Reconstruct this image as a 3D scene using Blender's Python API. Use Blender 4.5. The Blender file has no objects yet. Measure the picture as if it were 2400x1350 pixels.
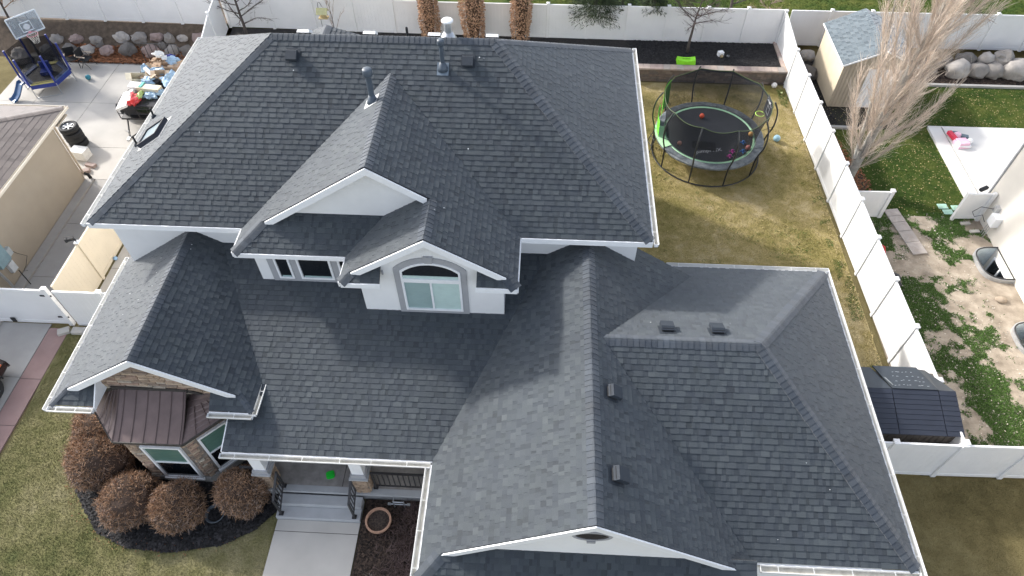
import bpy, bmesh, math, random
import numpy as np
from mathutils import Vector, Matrix, noise

random.seed(11); RNG = np.random.default_rng(5)
C = bpy.context.scene.collection
scn = bpy.context.scene
PI = math.pi

# ------------------------------------------------------------------ camera
cam_d = bpy.data.cameras.new('camera'); cam = bpy.data.objects.new('camera', cam_d); C.objects.link(cam)
cam_d.sensor_width = 36.0; cam_d.lens = 24.0; cam_d.clip_end = 2000; cam_d.clip_start = 0.5
_R = ((0.9987189701, 0.0504988593, -0.0032068592), (-0.0370412025, 0.7727999218, 0.6335678573),
      (-0.0344727146, 0.6326374522, -0.7736804806))      # right, up, forward of the camera in the world
m3 = Matrix((_R[0], _R[1], tuple(-v for v in _R[2]))).transposed()
cam.matrix_world = Matrix.Translation((0, 0, 18.2)) @ m3.to_4x4()
scn.camera = cam

# ------------------------------------------------------------------ sky, sun, exposure
SUN = Vector((-1.48, 0.92, 1.0)).normalized()            # towards the sun
el = math.asin(SUN.z); az = math.atan2(SUN.x, SUN.y)
w = bpy.data.worlds.new('World'); scn.world = w; w.use_nodes = True
wn = w.node_tree.nodes; wl = w.node_tree.links; bg = wn['Background']
sky = wn.new('ShaderNodeTexSky'); sky.sky_type = 'NISHITA'; sky.sun_disc = False
sky.sun_elevation = el; sky.sun_rotation = az
sky.air_density = 1.0; sky.dust_density = 7.0; sky.ozone_density = 1.0; sky.altitude = 1400
hz = wn.new('ShaderNodeHueSaturation'); hz.inputs['Saturation'].default_value = .5      # thin high haze whitens the whole sky
wl.new(sky.outputs[0], hz.inputs['Color']); wl.new(hz.outputs[0], bg.inputs[0]); bg.inputs[1].default_value = 0.15
sd = bpy.data.lights.new('sun', 'SUN'); so = bpy.data.objects.new('sun', sd); C.objects.link(so)
sd.energy = 1.8; sd.angle = math.radians(3.5); sd.color = (1.0, 0.955, 0.89)
so.rotation_euler = (-SUN).to_track_quat('-Z', 'Y').to_euler(); so.location = (-20, 12, 30)
scn.view_settings.view_transform = 'Standard'; scn.view_settings.look = 'None'
scn.view_settings.gamma = 1.0; scn.view_settings.exposure = 1.40
try: scn.view_settings.use_curve_mapping = False
except Exception: pass
scn.render.engine = 'CYCLES'
scn.cycles.max_bounces = 6; scn.cycles.transparent_max_bounces = 16

# ------------------------------------------------------------------ materials
MATS = {}
def lin(h):
    h = h.lstrip('#'); v = [int(h[i:i+2], 16)/255 for i in (0, 2, 4)]
    return tuple(((c/12.92) if c <= .04045 else ((c+.055)/1.055)**2.4) for c in v)
class NT:
    def __init__(s, name):
        s.m = bpy.data.materials.new(name); s.m.use_nodes = True; s.t = s.m.node_tree; s.t.nodes.clear()
        s.out = s.n('ShaderNodeOutputMaterial'); s.b = s.n('ShaderNodeBsdfPrincipled')
        s.l(s.b.outputs[0], s.out.inputs[0]); s.tc = s.n('ShaderNodeTexCoord')
        MATS[name] = s.m
    def n(s, t, **k):
        x = s.t.nodes.new(t)
        for a, v in k.items(): setattr(x, a, v)
        return x
    def l(s, a, b): s.t.links.new(a, b)
    def noise(s, scale, detail=4, rough=.55, vec=None, stretch=None, dist=0.0):
        x = s.n('ShaderNodeTexNoise'); x.inputs['Scale'].default_value = scale; x.inputs['Detail'].default_value = detail
        x.inputs['Roughness'].default_value = rough; x.inputs['Distortion'].default_value = dist
        v = vec or s.tc.outputs['Object']
        if stretch:
            mp = s.n('ShaderNodeMapping'); mp.inputs['Scale'].default_value = stretch; s.l(v, mp.inputs[0]); v = mp.outputs[0]
        s.l(v, x.inputs['Vector']); return x.outputs['Fac']
    def ramp(s, fac, stops, interp='LINEAR'):
        r = s.n('ShaderNodeValToRGB'); r.color_ramp.interpolation = interp; e = r.color_ramp.elements
        while len(e) > len(stops): e.remove(e[-1])
        while len(e) < len(stops): e.new(.5)
        for el_, (p, c) in zip(e, stops):
            el_.position = p; el_.color = (*c, 1) if len(c) == 3 else c
        s.l(fac, r.inputs[0]); return r.outputs[0]
    def mix(s, fac, a, b, mode='MIX'):
        x = s.n('ShaderNodeMix', data_type='RGBA', blend_type=mode)
        for i, v in ((0, fac), (6, a), (7, b)):
            if hasattr(v, 'is_linked') or hasattr(v, 'links'): s.l(v, x.inputs[i])
            elif i == 0: x.inputs[0].default_value = v
            else: x.inputs[i].default_value = (*v, 1)
        return x.outputs[2]
    def math(s, op, a, b=0.0, c=None):
        x = s.n('ShaderNodeMath', operation=op)
        for i, v in enumerate((a, b) if c is None else (a, b, c)):
            if isinstance(v, (int, float)): x.inputs[i].default_value = v
            else: s.l(v, x.inputs[i])
        return x.outputs[0]
    def bump(s, h, st=.3, d=.02):
        x = s.n('ShaderNodeBump'); x.inputs['Strength'].default_value = st; x.inputs['Distance'].default_value = d
        s.l(h, x.inputs['Height']); s.l(x.outputs[0], s.b.inputs['Normal'])
    def col(s, c):
        if isinstance(c, tuple): s.b.inputs['Base Color'].default_value = (*c[:3], 1)
        else: s.l(c, s.b.inputs['Base Color'])
    def p(s, **k):
        for a, v in k.items():
            a = {'rough': 'Roughness', 'metal': 'Metallic', 'spec': 'Specular IOR Level', 'alpha': 'Alpha', 'coat': 'Coat Weight', 'trans': 'Transmission Weight', 'sheen': 'Sheen Weight'}[a]
            if isinstance(v, (int, float)): s.b.inputs[a].default_value = v
            else: s.l(v, s.b.inputs[a])
        return s
def M(name, col=None, rough=.6, var=.12, scale=3.0, bump=0.0, bscale=40.0, metal=0.0, spec=.5, hue=None, island=0.0, dirt=0.0, dirtcol=(.12, .1, .08)):
    """plain material with cloudy variation, optional per-piece variation and worn dirt blotches"""
    if name in MATS: return MATS[name]
    t = NT(name); f = t.noise(scale, 5)
    lo = tuple(c*(1-var) for c in col); hi = tuple(min(1, c*(1+var)) for c in (hue or col))
    c = t.ramp(f, [(.3, lo), (.7, hi)])
    if island:
        g = t.n('ShaderNodeNewGeometry'); v = t.math('MULTIPLY_ADD', g.outputs['Random Per Island'], island*2, 1-island)
        hs = t.n('ShaderNodeHueSaturation'); t.l(c, hs.inputs['Color']); t.l(v, hs.inputs['Value']); c = hs.outputs[0]
    if dirt:
        d = t.noise(scale*.35+.4, 6, .65); dm = t.math('MULTIPLY', t.ramp(d, [(.5, (0, 0, 0)), (.72, (1, 1, 1))]), dirt)
        c = t.mix(dm, c, dirtcol)
    t.col(c); t.p(rough=rough, metal=metal, spec=spec)
    if bump: t.bump(t.noise(bscale, 4), bump, .01)
    return t.m

def shingle_mat(name, stops, warm, rough=.78):
    t = NT(name); a = t.n('ShaderNodeAttribute', attribute_name='tint')
    base = t.ramp(a.outputs['Fac'], stops)
    gran = t.noise(95, 2, .7); streak = t.noise(.45, 4, .6); blot = t.noise(2.6, 5, .6)
    c = t.mix(t.ramp(blot, [(.42, (0, 0, 0)), (.75, (.38, .38, .38))]), base, warm)
    hs = t.n('ShaderNodeHueSaturation'); t.l(c, hs.inputs['Color'])
    v = t.math('MULTIPLY', t.math('MULTIPLY_ADD', gran, .9, .55), t.math('MULTIPLY_ADD', streak, .5, .75)); t.l(v, hs.inputs['Value'])
    t.col(hs.outputs[0]); t.p(rough=rough, spec=.4, sheen=.42); t.b.inputs['Sheen Roughness'].default_value = .45; t.b.inputs['Sheen Tint'].default_value = (.95, .97, 1, 1); t.bump(gran, .35, .006); return t.m
SH = shingle_mat('shingle_slate', [(0, (.006, .008, .011)), (.12, (.020, .026, .033)), (.38, (.034, .043, .054)), (.7, (.053, .064, .073)), (1, (.080, .092, .098))], (.046, .058, .058))
SHCAP = shingle_mat('shingle_cap', [(0, (.007, .009, .012)), (.15, (.029, .038, .051)), (1, (.058, .071, .088))], (.07, .072, .07))
SHB = shingle_mat('shingle_brown', [(0, (.03, .024, .022)), (.15, (.105, .085, .075)), (.5, (.15, .122, .108)), (1, (.19, .158, .14))], (.16, .13, .11), .8)
SHL = shingle_mat('shingle_pale', [(0, (.03, .04, .05)), (.2, (.06, .08, .095)), (.5, (.105, .135, .155)), (1, (.15, .185, .205))], (.12, .15, .16), .8)
DECK = M('roof_underlay', (.025, .028, .033), .9)
WHITE = M('white_trim', (.86, .87, .88), .45, .03, 6, dirt=.06)
STUCCO = M('white_stucco', (.82, .82, .81), .85, .04, 1.5, bump=.25, bscale=60, dirt=.05, dirtcol=(.5, .48, .44))
GREYTRIM = M('grey_trim', (.36, .365, .38), .8, .05, 4, bump=.15)
GUT = M('gutter_white', (.74, .74, .72), .4, .05, 3, dirt=.15, dirtcol=(.42, .38, .31))
GUTIN = M('gutter_inside', (.50, .48, .42), .6, .15, 4, dirt=.7, dirtcol=(.2, .17, .13))
VINYL = M('white_vinyl', (.80, .80, .795), .4, .03, 1.2, dirt=.10, dirtcol=(.55, .54, .50))
VINYLP = VINYL
BLK = M('black_metal', (.018, .019, .021), .45, .2, 8)
BLKP = M('black_plastic', (.018, .019, .021), .8, .2, 8)
VENT = M('vent_charcoal', (.024, .032, .043), .75, .1, 8)
PIPE = M('pipe_blue_grey', (.065, .085, .11), .45, .12, 6)
GALV = M('galvanized', (.52, .54, .56), .38, .12, 10, metal=.8)
CONC = M('concrete_pale', (.46, .44, .405), .85, .07, 1.1, bump=.12, bscale=30, dirt=.22, dirtcol=(.36, .34, .31))
CONCG = M('concrete_grey', (.36, .35, .335), .85, .08, 1.3, bump=.12, bscale=30, dirt=.3, dirtcol=(.27, .255, .24))
CONCW = M('concrete_white', (.62, .61, .59), .8, .05, 1.3, bump=.08, bscale=30, dirt=.15, dirtcol=(.5, .48, .45))
CONCR = M('concrete_red', (.30, .20, .185), .85, .1, 1.6, bump=.15, bscale=30, dirt=.3, dirtcol=(.36, .27, .25))
JOINT = M('joint_dark', (.085, .078, .07), .95, .3, 9)
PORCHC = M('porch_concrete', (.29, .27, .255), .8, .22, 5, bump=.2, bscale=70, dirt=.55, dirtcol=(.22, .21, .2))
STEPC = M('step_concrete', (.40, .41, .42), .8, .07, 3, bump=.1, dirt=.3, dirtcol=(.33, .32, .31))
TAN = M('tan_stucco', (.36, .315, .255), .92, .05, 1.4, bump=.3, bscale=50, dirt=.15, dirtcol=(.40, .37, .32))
CREAM = M('cream_stucco', (.74, .70, .63), .92, .04, 1.4, bump=.3, bscale=50, dirt=.12, dirtcol=(.62, .57, .5))
MULCH = M('mulch_black', (.016, .015, .015), .95, .6, 22, bump=1.0, bscale=45, hue=(.03, .027, .026))
MULCHB = M('mulch_brown', (.030, .022, .018), .95, .6, 22, bump=1.0, bscale=45, hue=(.055, .04, .032))
CHIP = M('mulch_chip', (.017, .016, .017), .85, .3, 9, island=.9)
CHIPB = M('mulch_chip_brown', (.045, .03, .022), .9, .3, 9, island=.9)
DIRT = M('dirt', (.30, .245, .185), .98, .28, 2.2, bump=.8, bscale=18, hue=(.35, .30, .24), dirt=.35, dirtcol=(.19, .155, .12))
SOIL = M('dark_soil', (.105, .078, .056), .98, .35, 5, bump=1, bscale=25, dirt=.4, dirtcol=(.05, .04, .03))
def glassy(name, col, rough=.05, spec=1.0, var=.1):
    return M(name, col, rough, var, 2, spec=spec)
DGLASS = glassy('dark_glass', (.006, .008, .011), .06, .6)
BLINDG = M('blind_green', (.53, .67, .63), .28, .06, 3, spec=.6)
BLINDD = M('blind_dim', (.32, .43, .42), .25, .06, 3, spec=.6)
BLINDS = M('shutter_green', (.10, .19, .155), .3, .06, 3, spec=.7)
COPPER = M('metal_roof_brown', (.145, .105, .098), .40, .16, 3, metal=.35, dirt=.25, dirtcol=(.10, .075, .072))
BRONZE = M('flashing_dark', (.05, .045, .042), .6, .3, 12)
def leafmat(name, col, var=.5, rough=.75, scale=1.2):
    t = NT(name); g = t.n('ShaderNodeNewGeometry'); r = g.outputs['Random Per Island']
    a = tuple(c*(1-var) for c in col); b = tuple(min(1, c*(1+var)) for c in col)
    c = t.ramp(r, [(0, a), (1, b)]); f = t.noise(scale, 3)
    c = t.mix(t.math('MULTIPLY', f, .5), c, tuple(v*.6 for v in col)); t.col(c); t.p(rough=rough, spec=.25); return t.m
TWIG_R = leafmat('twig_rust', (.33, .20, .12), .6)
TWIG_G = leafmat('twig_grey', (.36, .27, .22), .5)
TWIG_P = leafmat('twig_pale', (.68, .58, .49), .45)
TWIG_D = leafmat('twig_dark', (.09, .065, .06), .5)
BARKP = M('bark_pale', (.33, .32, .29), .9, .25, 6, bump=.5, dirt=.3, dirtcol=(.1, .09, .08))
BARKD = M('bark_dark', (.075, .062, .056), .9, .25, 6, bump=.5)
LEAFB = leafmat('leaf_brown', (.46, .29, .185), .5)
NEEDLE = leafmat('needle_green', (.045, .066, .032), .5)
LITTER = leafmat('leaf_litter', (.36, .29, .14), .5)
LITTERR = leafmat('leaf_litter_red', (.27, .115, .055), .6)

# lawns: patchy colour that belongs to the grass itself, the same field on turf and blades
def lawn_mat(name, stops, s1=.32, s2=2.2, island=.0):
    t = NT(name); a = t.noise(s1, 4, .6); b = t.noise(s2, 4, .6); fine = t.noise(28, 3, .7)
    f = t.math('ADD', t.math('MULTIPLY', a, .58), t.math('MULTIPLY', b, .42))
    c = t.ramp(f, stops); v = t.math('MULTIPLY_ADD', fine, .9, .55)
    if island:
        g = t.n('ShaderNodeNewGeometry'); v = t.math('MULTIPLY_ADD', g.outputs['Random Per Island'], island*2, 1-island)
    hs = t.n('ShaderNodeHueSaturation'); t.l(c, hs.inputs['Color']); t.l(v, hs.inputs['Value'])
    t.col(hs.outputs[0]); t.p(rough=.95, spec=.15)
    if not island: t.bump(t.noise(40, 3, .7), .8, .03)
    return t.m
ST_BACK = [(.28, (.12, .12, .040)), (.42, (.235, .20, .072)), (.52, (.33, .27, .12)), (.62, (.43, .355, .20)), (.72, (.50, .42, .27))]
ST_FRONT = [(.32, (.065, .082, .030)), (.43, (.135, .135, .055)), (.52, (.195, .182, .085)), (.64, (.26, .235, .13))]
ST_RLAWN = [(.30, (.025, .048, .010)), (.45, (.045, .078, .015)), (.56, (.085, .108, .024)), (.72, (.16, .16, .045))]
ST_BROWN = [(.30, (.085, .072, .030)), (.46, (.155, .128, .058)), (.58, (.20, .168, .08)), (.72, (.25, .21, .11))]
LAWN = {}
for k, st in (('back', ST_BACK), ('front', ST_FRONT), ('green', ST_RLAWN), ('brown', ST_BROWN)):
    LAWN[k] = (lawn_mat('turf_'+k, st), lawn_mat('blades_'+k, st, island=.32))
CLOVER = leafmat('clover', (.105, .19, .045), .55)

def flat(name, col, rough=.6, spec=.5, alpha=None, metal=0.0):
    if name in MATS: return MATS[name]
    t = NT(name); f = t.noise(9, 3); t.col(t.ramp(f, [(.3, tuple(c*.9 for c in col)), (.7, tuple(min(1, c*1.08) for c in col))])); t.p(rough=rough, spec=spec, metal=metal)
    if alpha is not None:
        tr = t.n('ShaderNodeBsdfTransparent'); mx = t.n('ShaderNodeMixShader'); mx.inputs[0].default_value = alpha
        t.l(tr.outputs[0], mx.inputs[1]); t.l(t.b.outputs[0], mx.inputs[2]); t.l(mx.outputs[0], t.out.inputs[0])
    return t.m

# ------------------------------------------------------------------ object helpers
LOC = {}
def tag(o, label=None, cat=None, group=None, kind=None):
    for k, v in (('label', label), ('category', cat), ('group', group), ('kind', kind)):
        if v: o[k] = v
    return o
def thing(name, label, cat, loc=(0, 0, 0), group=None, rz=0.0):
    o = bpy.data.objects.new(name, None); C.objects.link(o); o.location = loc; o.rotation_euler = (0, 0, rz)
    o.empty_display_size = .2; LOC[o.name] = Vector(loc); return tag(o, label, cat, group)
class MB:
    def __init__(s): s.v = []; s.f = []; s.t = []
    def add(s, vs, fs, tint=None):
        n = len(s.v); s.v.extend([tuple(p) for p in vs]); s.f.extend([tuple(i+n for i in f) for f in fs])
        if tint is not None: s.t.extend([tint]*len(vs))
        return s
    def box(s, c, d, rz=0.0, rot=None, taper=1.0):
        x, y, z = d[0]/2, d[1]/2, d[2]/2; tp = taper
        vs = [Vector(p) for p in ((-x, -y, -z), (x, -y, -z), (x, y, -z), (-x, y, -z), (-x*tp, -y*tp, z), (x*tp, -y*tp, z), (x*tp, y*tp, z), (-x*tp, y*tp, z))]
        m = rot if rot is not None else Matrix.Rotation(rz, 3, 'Z')
        return s.add([m @ v + Vector(c) for v in vs], [(3, 2, 1, 0), (4, 5, 6, 7), (0, 1, 5, 4), (1, 2, 6, 5), (2, 3, 7, 6), (3, 0, 4, 7)])
    def bx(s, a, b):
        return s.box([(a[i]+b[i])/2 for i in range(3)], [abs(b[i]-a[i]) for i in range(3)])
    def prism(s, poly, off):
        """a 3D polygon extruded by the vector off, closed"""
        n = len(poly); off = Vector(off); a = [Vector(p) for p in poly]; b = [p+off for p in a]
        nn = Vector((0, 0, 0))
        for i in range(n): nn += (a[i]-a[0]).cross(a[(i+1) % n]-a[0])
        flip = nn.dot(off) > 0
        fs = [tuple(range(n)) if not flip else tuple(reversed(range(n))), tuple(range(n, 2*n)) if flip else tuple(reversed(range(n, 2*n)))]
        for i in range(n):
            j = (i+1) % n; q = (i, j, j+n, i+n); fs.append(q if flip else tuple(reversed(q)))
        return s.add(a+b, fs)
    def tube(s, pts, r, n=6, closed=False, cap=True):
        pts = [Vector(p) for p in pts]; k = len(pts); rs = r if isinstance(r, (list, tuple)) else [r]*k
        vs = []; up = None
        for i, p in enumerate(pts):
            d = (pts[(i+1) % k]-pts[i-1]) if closed else (pts[min(i+1, k-1)]-pts[max(i-1, 0)])
            d.normalize()
            if up is None: up = Vector((0, 0, 1)) if abs(d.z) < .9 else Vector((1, 0, 0))
            a = d.cross(up).normalized(); b = a.cross(d).normalized(); up = b
            for j in range(n):
                t = 2*PI*j/n; vs.append(p+(a*math.cos(t)+b*math.sin(t))*rs[i])
        fs = []
        for i in range(k if closed else k-1):
            for j in range(n):
                q = (i+1) % k; fs.append((i*n+j, q*n+j, q*n+(j+1) % n, i*n+(j+1) % n))
        if cap and not closed: fs += [tuple(range(n)), tuple(reversed(range((k-1)*n, k*n)))]
        return s.add(vs, fs)
    def lathe(s, prof, c=(0, 0, 0), n=20, rot=None, cap=True):
        vs = []; m = rot or Matrix.Identity(3)
        for r, z in prof:
            for j in range(n):
                t = 2*PI*j/n; vs.append(m @ Vector((r*math.cos(t), r*math.sin(t), z))+Vector(c))
        fs = []
        for i in range(len(prof)-1):
            for j in range(n): fs.append((i*n+j, i*n+(j+1) % n, (i+1)*n+(j+1) % n, (i+1)*n+j))
        if cap: fs += [tuple(reversed(range(n))), tuple(range((len(prof)-1)*n, len(prof)*n))]
        return s.add(vs, fs)
    def ball(s, c, r, n=14, sx=1, sy=1, sz=1, wob=0.0, seed=0, rot=None):
        vs = []; fs = []; k = n//2; m = rot or Matrix.Identity(3)
        for i in range(k+1):
            a = PI*i/k
            for j in range(n):
                t = 2*PI*j/n; d = Vector((math.sin(a)*math.cos(t), math.sin(a)*math.sin(t), math.cos(a)))
                q = 1+wob*(noise.noise(d*1.7+Vector((seed*3.1, seed, 0)))*1.4+.5*noise.noise(d*4+Vector((seed, 0, seed))))
                vs.append(m @ Vector((d.x*r*sx*q, d.y*r*sy*q, d.z*r*sz*q))+Vector(c))
        for i in range(k):
            for j in range(n): fs.append((i*n+j, (i+1)*n+j, (i+1)*n+(j+1) % n, i*n+(j+1) % n))
        return s.add(vs, fs)
    def build(s, name, mat, parent=None, origin=None, smooth=False, bevel=0.0):
        base = Vector((0, 0, 0))
        if parent is not None: base = LOC.get(parent.name, base)
        elif origin is not None: base = Vector(origin)
        me = bpy.data.meshes.new(name)
        me.from_pydata([tuple(Vector(p)-base) for p in s.v], [], s.f)
        if s.t and len(s.t) == len(s.v):
            at = me.attributes.new('tint', 'FLOAT', 'POINT'); at.data.foreach_set('value', s.t)
        me.materials.append(mat)
        if smooth: me.polygons.foreach_set('use_smooth', [True]*len(me.polygons))
        me.update()
        o = bpy.data.objects.new(name, me); C.objects.link(o)
        if parent is not None: o.parent = parent
        else: o.location = base
        LOC[o.name] = base
        if bevel:
            b = o.modifiers.new('bevel', 'BEVEL'); b.width = bevel; b.segments = 2; b.limit_method = 'ANGLE'
        return o
def fast_mesh(name, V, F, mat, parent=None, k=3, tint=None, kind=None, base=(0, 0, 0)):
    """numpy vertices (n,3) and faces (m,k) as one object"""
    if parent is not None: base = tuple(LOC[parent.name])
    me = bpy.data.meshes.new(name); V = np.asarray(V, np.float32)-np.asarray(base, np.float32); F = np.asarray(F, np.int32)
    me.vertices.add(len(V)); me.vertices.foreach_set('co', V.ravel())
    me.loops.add(F.size); me.loops.foreach_set('vertex_index', F.ravel())
    me.polygons.add(len(F)); me.polygons.foreach_set('loop_start', np.arange(0, F.size, k, dtype=np.int32))
    try: me.polygons.foreach_set('loop_total', np.full(len(F), k, np.int32))
    except Exception: pass
    me.update(calc_edges=True); me.materials.append(mat)
    o = bpy.data.objects.new(name, me); C.objects.link(o); o.location = (0, 0, 0) if parent is not None else base
    if parent is not None: o.parent = parent
    LOC[o.name] = Vector(base)
    if kind: o['kind'] = kind
    return o
def copy_tree(o, parent=None):
    c = o.copy(); C.objects.link(c)
    if parent is not None: c.parent = parent
    for ch in [x for x in o.children]: copy_tree(ch, c)
    return c
def vn(x, y, s=1.0, seed=0.0):
    return noise.fractal(Vector((x*s, y*s, seed)), 1.0, 2.0, 4)
# ================================================================== roofing
EXP = .143; CAMP = Vector((0, 0, 18.2))
def clip_poly(P, Q):
    """convex polygon P cut by convex ccw polygon Q (2D)"""
    out = P
    for i in range(len(Q)):
        a = Q[i]; b = Q[(i+1) % len(Q)]; inp = out; out = []
        if not inp: return []
        ex, ey = b[0]-a[0], b[1]-a[1]
        def sd(p): return ex*(p[1]-a[1])-ey*(p[0]-a[0])
        for j in range(len(inp)):
            p = inp[j]; q = inp[(j+1) % len(inp)]; sp, sq = sd(p), sd(q)
            if sp >= -1e-9: out.append(p)
            if (sp > 1e-9 and sq < -1e-9) or (sp < -1e-9 and sq > 1e-9):
                t = sp/(sp-sq); out.append((p[0]+t*(q[0]-p[0]), p[1]+t*(q[1]-p[1])))
    return out
class Plane:
    """z = a*x + b*y + c; pieces are convex plan polygons"""
    def __init__(s, a, b, c, pieces, vref, exp=EXP, lift=0.0):
        s.a, s.b, s.c = a, b, c; s.m = math.hypot(a, b); s.up = (a/s.m, b/s.m); s.t = (s.up[1], -s.up[0])
        s.L = math.sqrt(1+s.m*s.m); s.n = Vector((-a, -b, 1)).normalized(); s.pieces = pieces; s.vref = vref[0]*s.up[0]+vref[1]*s.up[1]; s.exp = exp; s.lift = lift
    def z(s, x, y): return s.a*x+s.b*y+s.c
    def uv(s, p): return (p[0]*s.t[0]+p[1]*s.t[1], (p[0]*s.up[0]+p[1]*s.up[1]-s.vref)*s.L)
    def xyz(s, u, v, h):
        q = v/s.L+s.vref; x = u*s.t[0]+q*s.up[0]; y = u*s.t[1]+q*s.up[1]
        return Vector((x, y, s.z(x, y)))+s.n*(h+s.lift)
    def deck(s, mb, th=.09):
        for pc in s.pieces: mb.prism([s.xyz(*s.uv(p), -.006) for p in pc], -s.n*th)
    def tabs(s, rnd, wmin=.08, wmax=.22, tall=.016, low=.009):
        """every visible tab: (distance, vertices, faces, tint)"""
        res = []; Q = [[s.uv(p) for p in pc] for pc in s.pieces]
        for k_ in range(len(Q)):
            ar = sum(Q[k_][i][0]*Q[k_][(i+1) % len(Q[k_])][1]-Q[k_][(i+1) % len(Q[k_])][0]*Q[k_][i][1] for i in range(len(Q[k_])))
            if ar < 0: Q[k_] = Q[k_][::-1]
        u0 = min(p[0] for q in Q for p in q); u1 = max(p[0] for q in Q for p in q)
        v1 = max(p[1] for q in Q for p in q); vmin = min(p[1] for q in Q for p in q)
        k = int(math.floor(vmin/s.exp))
        while k*s.exp < v1:
            va = k*s.exp; vb = va+s.exp+.004; u = u0-rnd.random()*.3; hi = rnd.random() < .5; rowt = rnd.uniform(-.04, .04)
            while u < u1:
                wd = rnd.uniform(wmin, wmax)*(1.0 if hi else .62); t = min(1, max(.14, rnd.gauss(.57 if hi else .36, .10)+rowt))
                R_ = [(u, va), (u+wd, va), (u+wd, vb), (u, vb)]
                h0 = (tall if hi else low)+rnd.uniform(-.0015, .0015); h1 = .001
                for q in Q:
                    P = clip_poly(R_, q)
                    if len(P) < 3: continue
                    ar = abs(sum(P[i][0]*P[(i+1) % len(P)][1]-P[(i+1) % len(P)][0]*P[i][1] for i in range(len(P))))/2
                    if ar < 2e-5: continue
                    top = [s.xyz(p[0], p[1], h0+(h1-h0)*(p[1]-va)/s.exp) for p in P]; bot = [s.xyz(p[0], p[1], -.008) for p in P]
                    n = len(P); fs = [tuple(range(n))]
                    for i in range(n):
                        j = (i+1) % n
                        if abs(P[i][1]-vb) < 1e-6 and abs(P[j][1]-vb) < 1e-6: continue
                        fs.append((i, i+n, j+n, j))
                    # cut lower edge: black asphalt, also painting in the shade line under each course; the short side cuts are only a shade darker
                    vs_ = list(top); fo = [fs[0]]; tt = [t]*n
                    for i in range(n):
                        j = (i+1) % n
                        if abs(P[i][1]-vb) < 1e-6 and abs(P[j][1]-vb) < 1e-6: continue
                        e0 = 0.0 if (abs(P[i][1]-va) < 1e-6 and abs(P[j][1]-va) < 1e-6) else t*.35
                        q0 = len(vs_); vs_ += [top[i], bot[i], bot[j], top[j]]; tt += [e0]*4; fo.append((q0, q0+1, q0+2, q0+3))
                    res.append(((top[0]-CAMP).length-ar*20, vs_, fo, tt))
                u += wd; hi = not hi if rnd.random() < .8 else hi
            k += 1
        return res
def caps(p0, p1, nA, nB, rnd, width=.185, exp=EXP, lift=.012):
    """hip and ridge cap pieces from p0 (low or left end) to p1"""
    p0, p1 = Vector(p0), Vector(p1); d = (p1-p0); L = d.length; d.normalize(); res = []
    def down(n):
        a = n.cross(d); a.normalize(); return a if a.z < 0 else -a
    A, B = down(nA), down(nB); up = (nA+nB).normalized(); k = 0
    while k*exp < L:
        s0 = k*exp; s1 = min(L, s0+exp+.012); t = min(1, max(.15, rnd.gauss(.5, .2))); wj = width+rnd.uniform(-.006, .006); jig = rnd.uniform(-.004, .004)
        vs = []
        for ss, h in ((s0, lift+.010), (s1, lift+.001)):
            o = p0+d*(ss+jig)
            for side, w_ in ((A, wj), (A, .05), (None, 0), (B, .05), (B, wj)):
                nn = nA if side is A else nB if side is B else up
                vs.append(o+(side*w_ if side else Vector((0, 0, 0)))+nn*(h-(.006 if side is None else 0)))
        for ss in (s0, s1):
            o = p0+d*(ss+jig); vs += [o+A*wj-nA*.004, o-up*.004, o+B*wj-nB*.004]
        fs = [(0, 1, 6, 5), (1, 2, 7, 6), (2, 3, 8, 7), (3, 4, 9, 8), (0, 10, 11, 2, 1), (2, 11, 12, 4, 3), (0, 5, 13, 10), (4, 12, 15, 9)]
        nv = len(vs); vs = vs+vs[:5]+vs[10:13]; tt = [t]*nv+[.06]*8
        fs = [(0, 1, 6, 5), (1, 2, 7, 6), (2, 3, 8, 7), (3, 4, 9, 8), (16, 21, 22, 18, 17), (18, 22, 23, 20, 19), (0, 5, 13, 10), (4, 12, 15, 9)]
        res.append(((vs[2]-CAMP).length, vs, fs, tt)); k += 1
    return res
def lay(pieces, single, many, mat, parent, nmax=300):
    """the nearest pieces one object each, the rest joined in one part"""
    ok = [p for p in pieces if p[1][0].y > 5.0]; ok.sort(key=lambda r: r[0]); near = ok[:nmax]; ids = set(id(p) for p in near)
    for _, vs, fs, t in near:
        m = MB(); m.add(vs, fs); m.t = list(t) if isinstance(t, list) else [t]*len(vs); m.build(single, mat, parent)
    m = MB()
    for p in pieces:
        if id(p) not in ids: m.add(p[1], p[2]); m.t += list(p[3]) if isinstance(p[3], list) else [p[3]]*len(p[1])
    if m.v: m.build(many, mat, parent)['kind'] = 'stuff'
def board(mb, p0, p1, h, th, out, drop=0.0):
    """a flat board hanging below the line p0-p1, its face turned to out"""
    p0, p1, out = Vector(p0), Vector(p1), Vector(out).normalized(); dz = Vector((0, 0, 1))
    a = p0-dz*drop; b = p1-dz*drop
    mb.prism([a, b, b-dz*h, a-dz*h], out*th)

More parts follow.
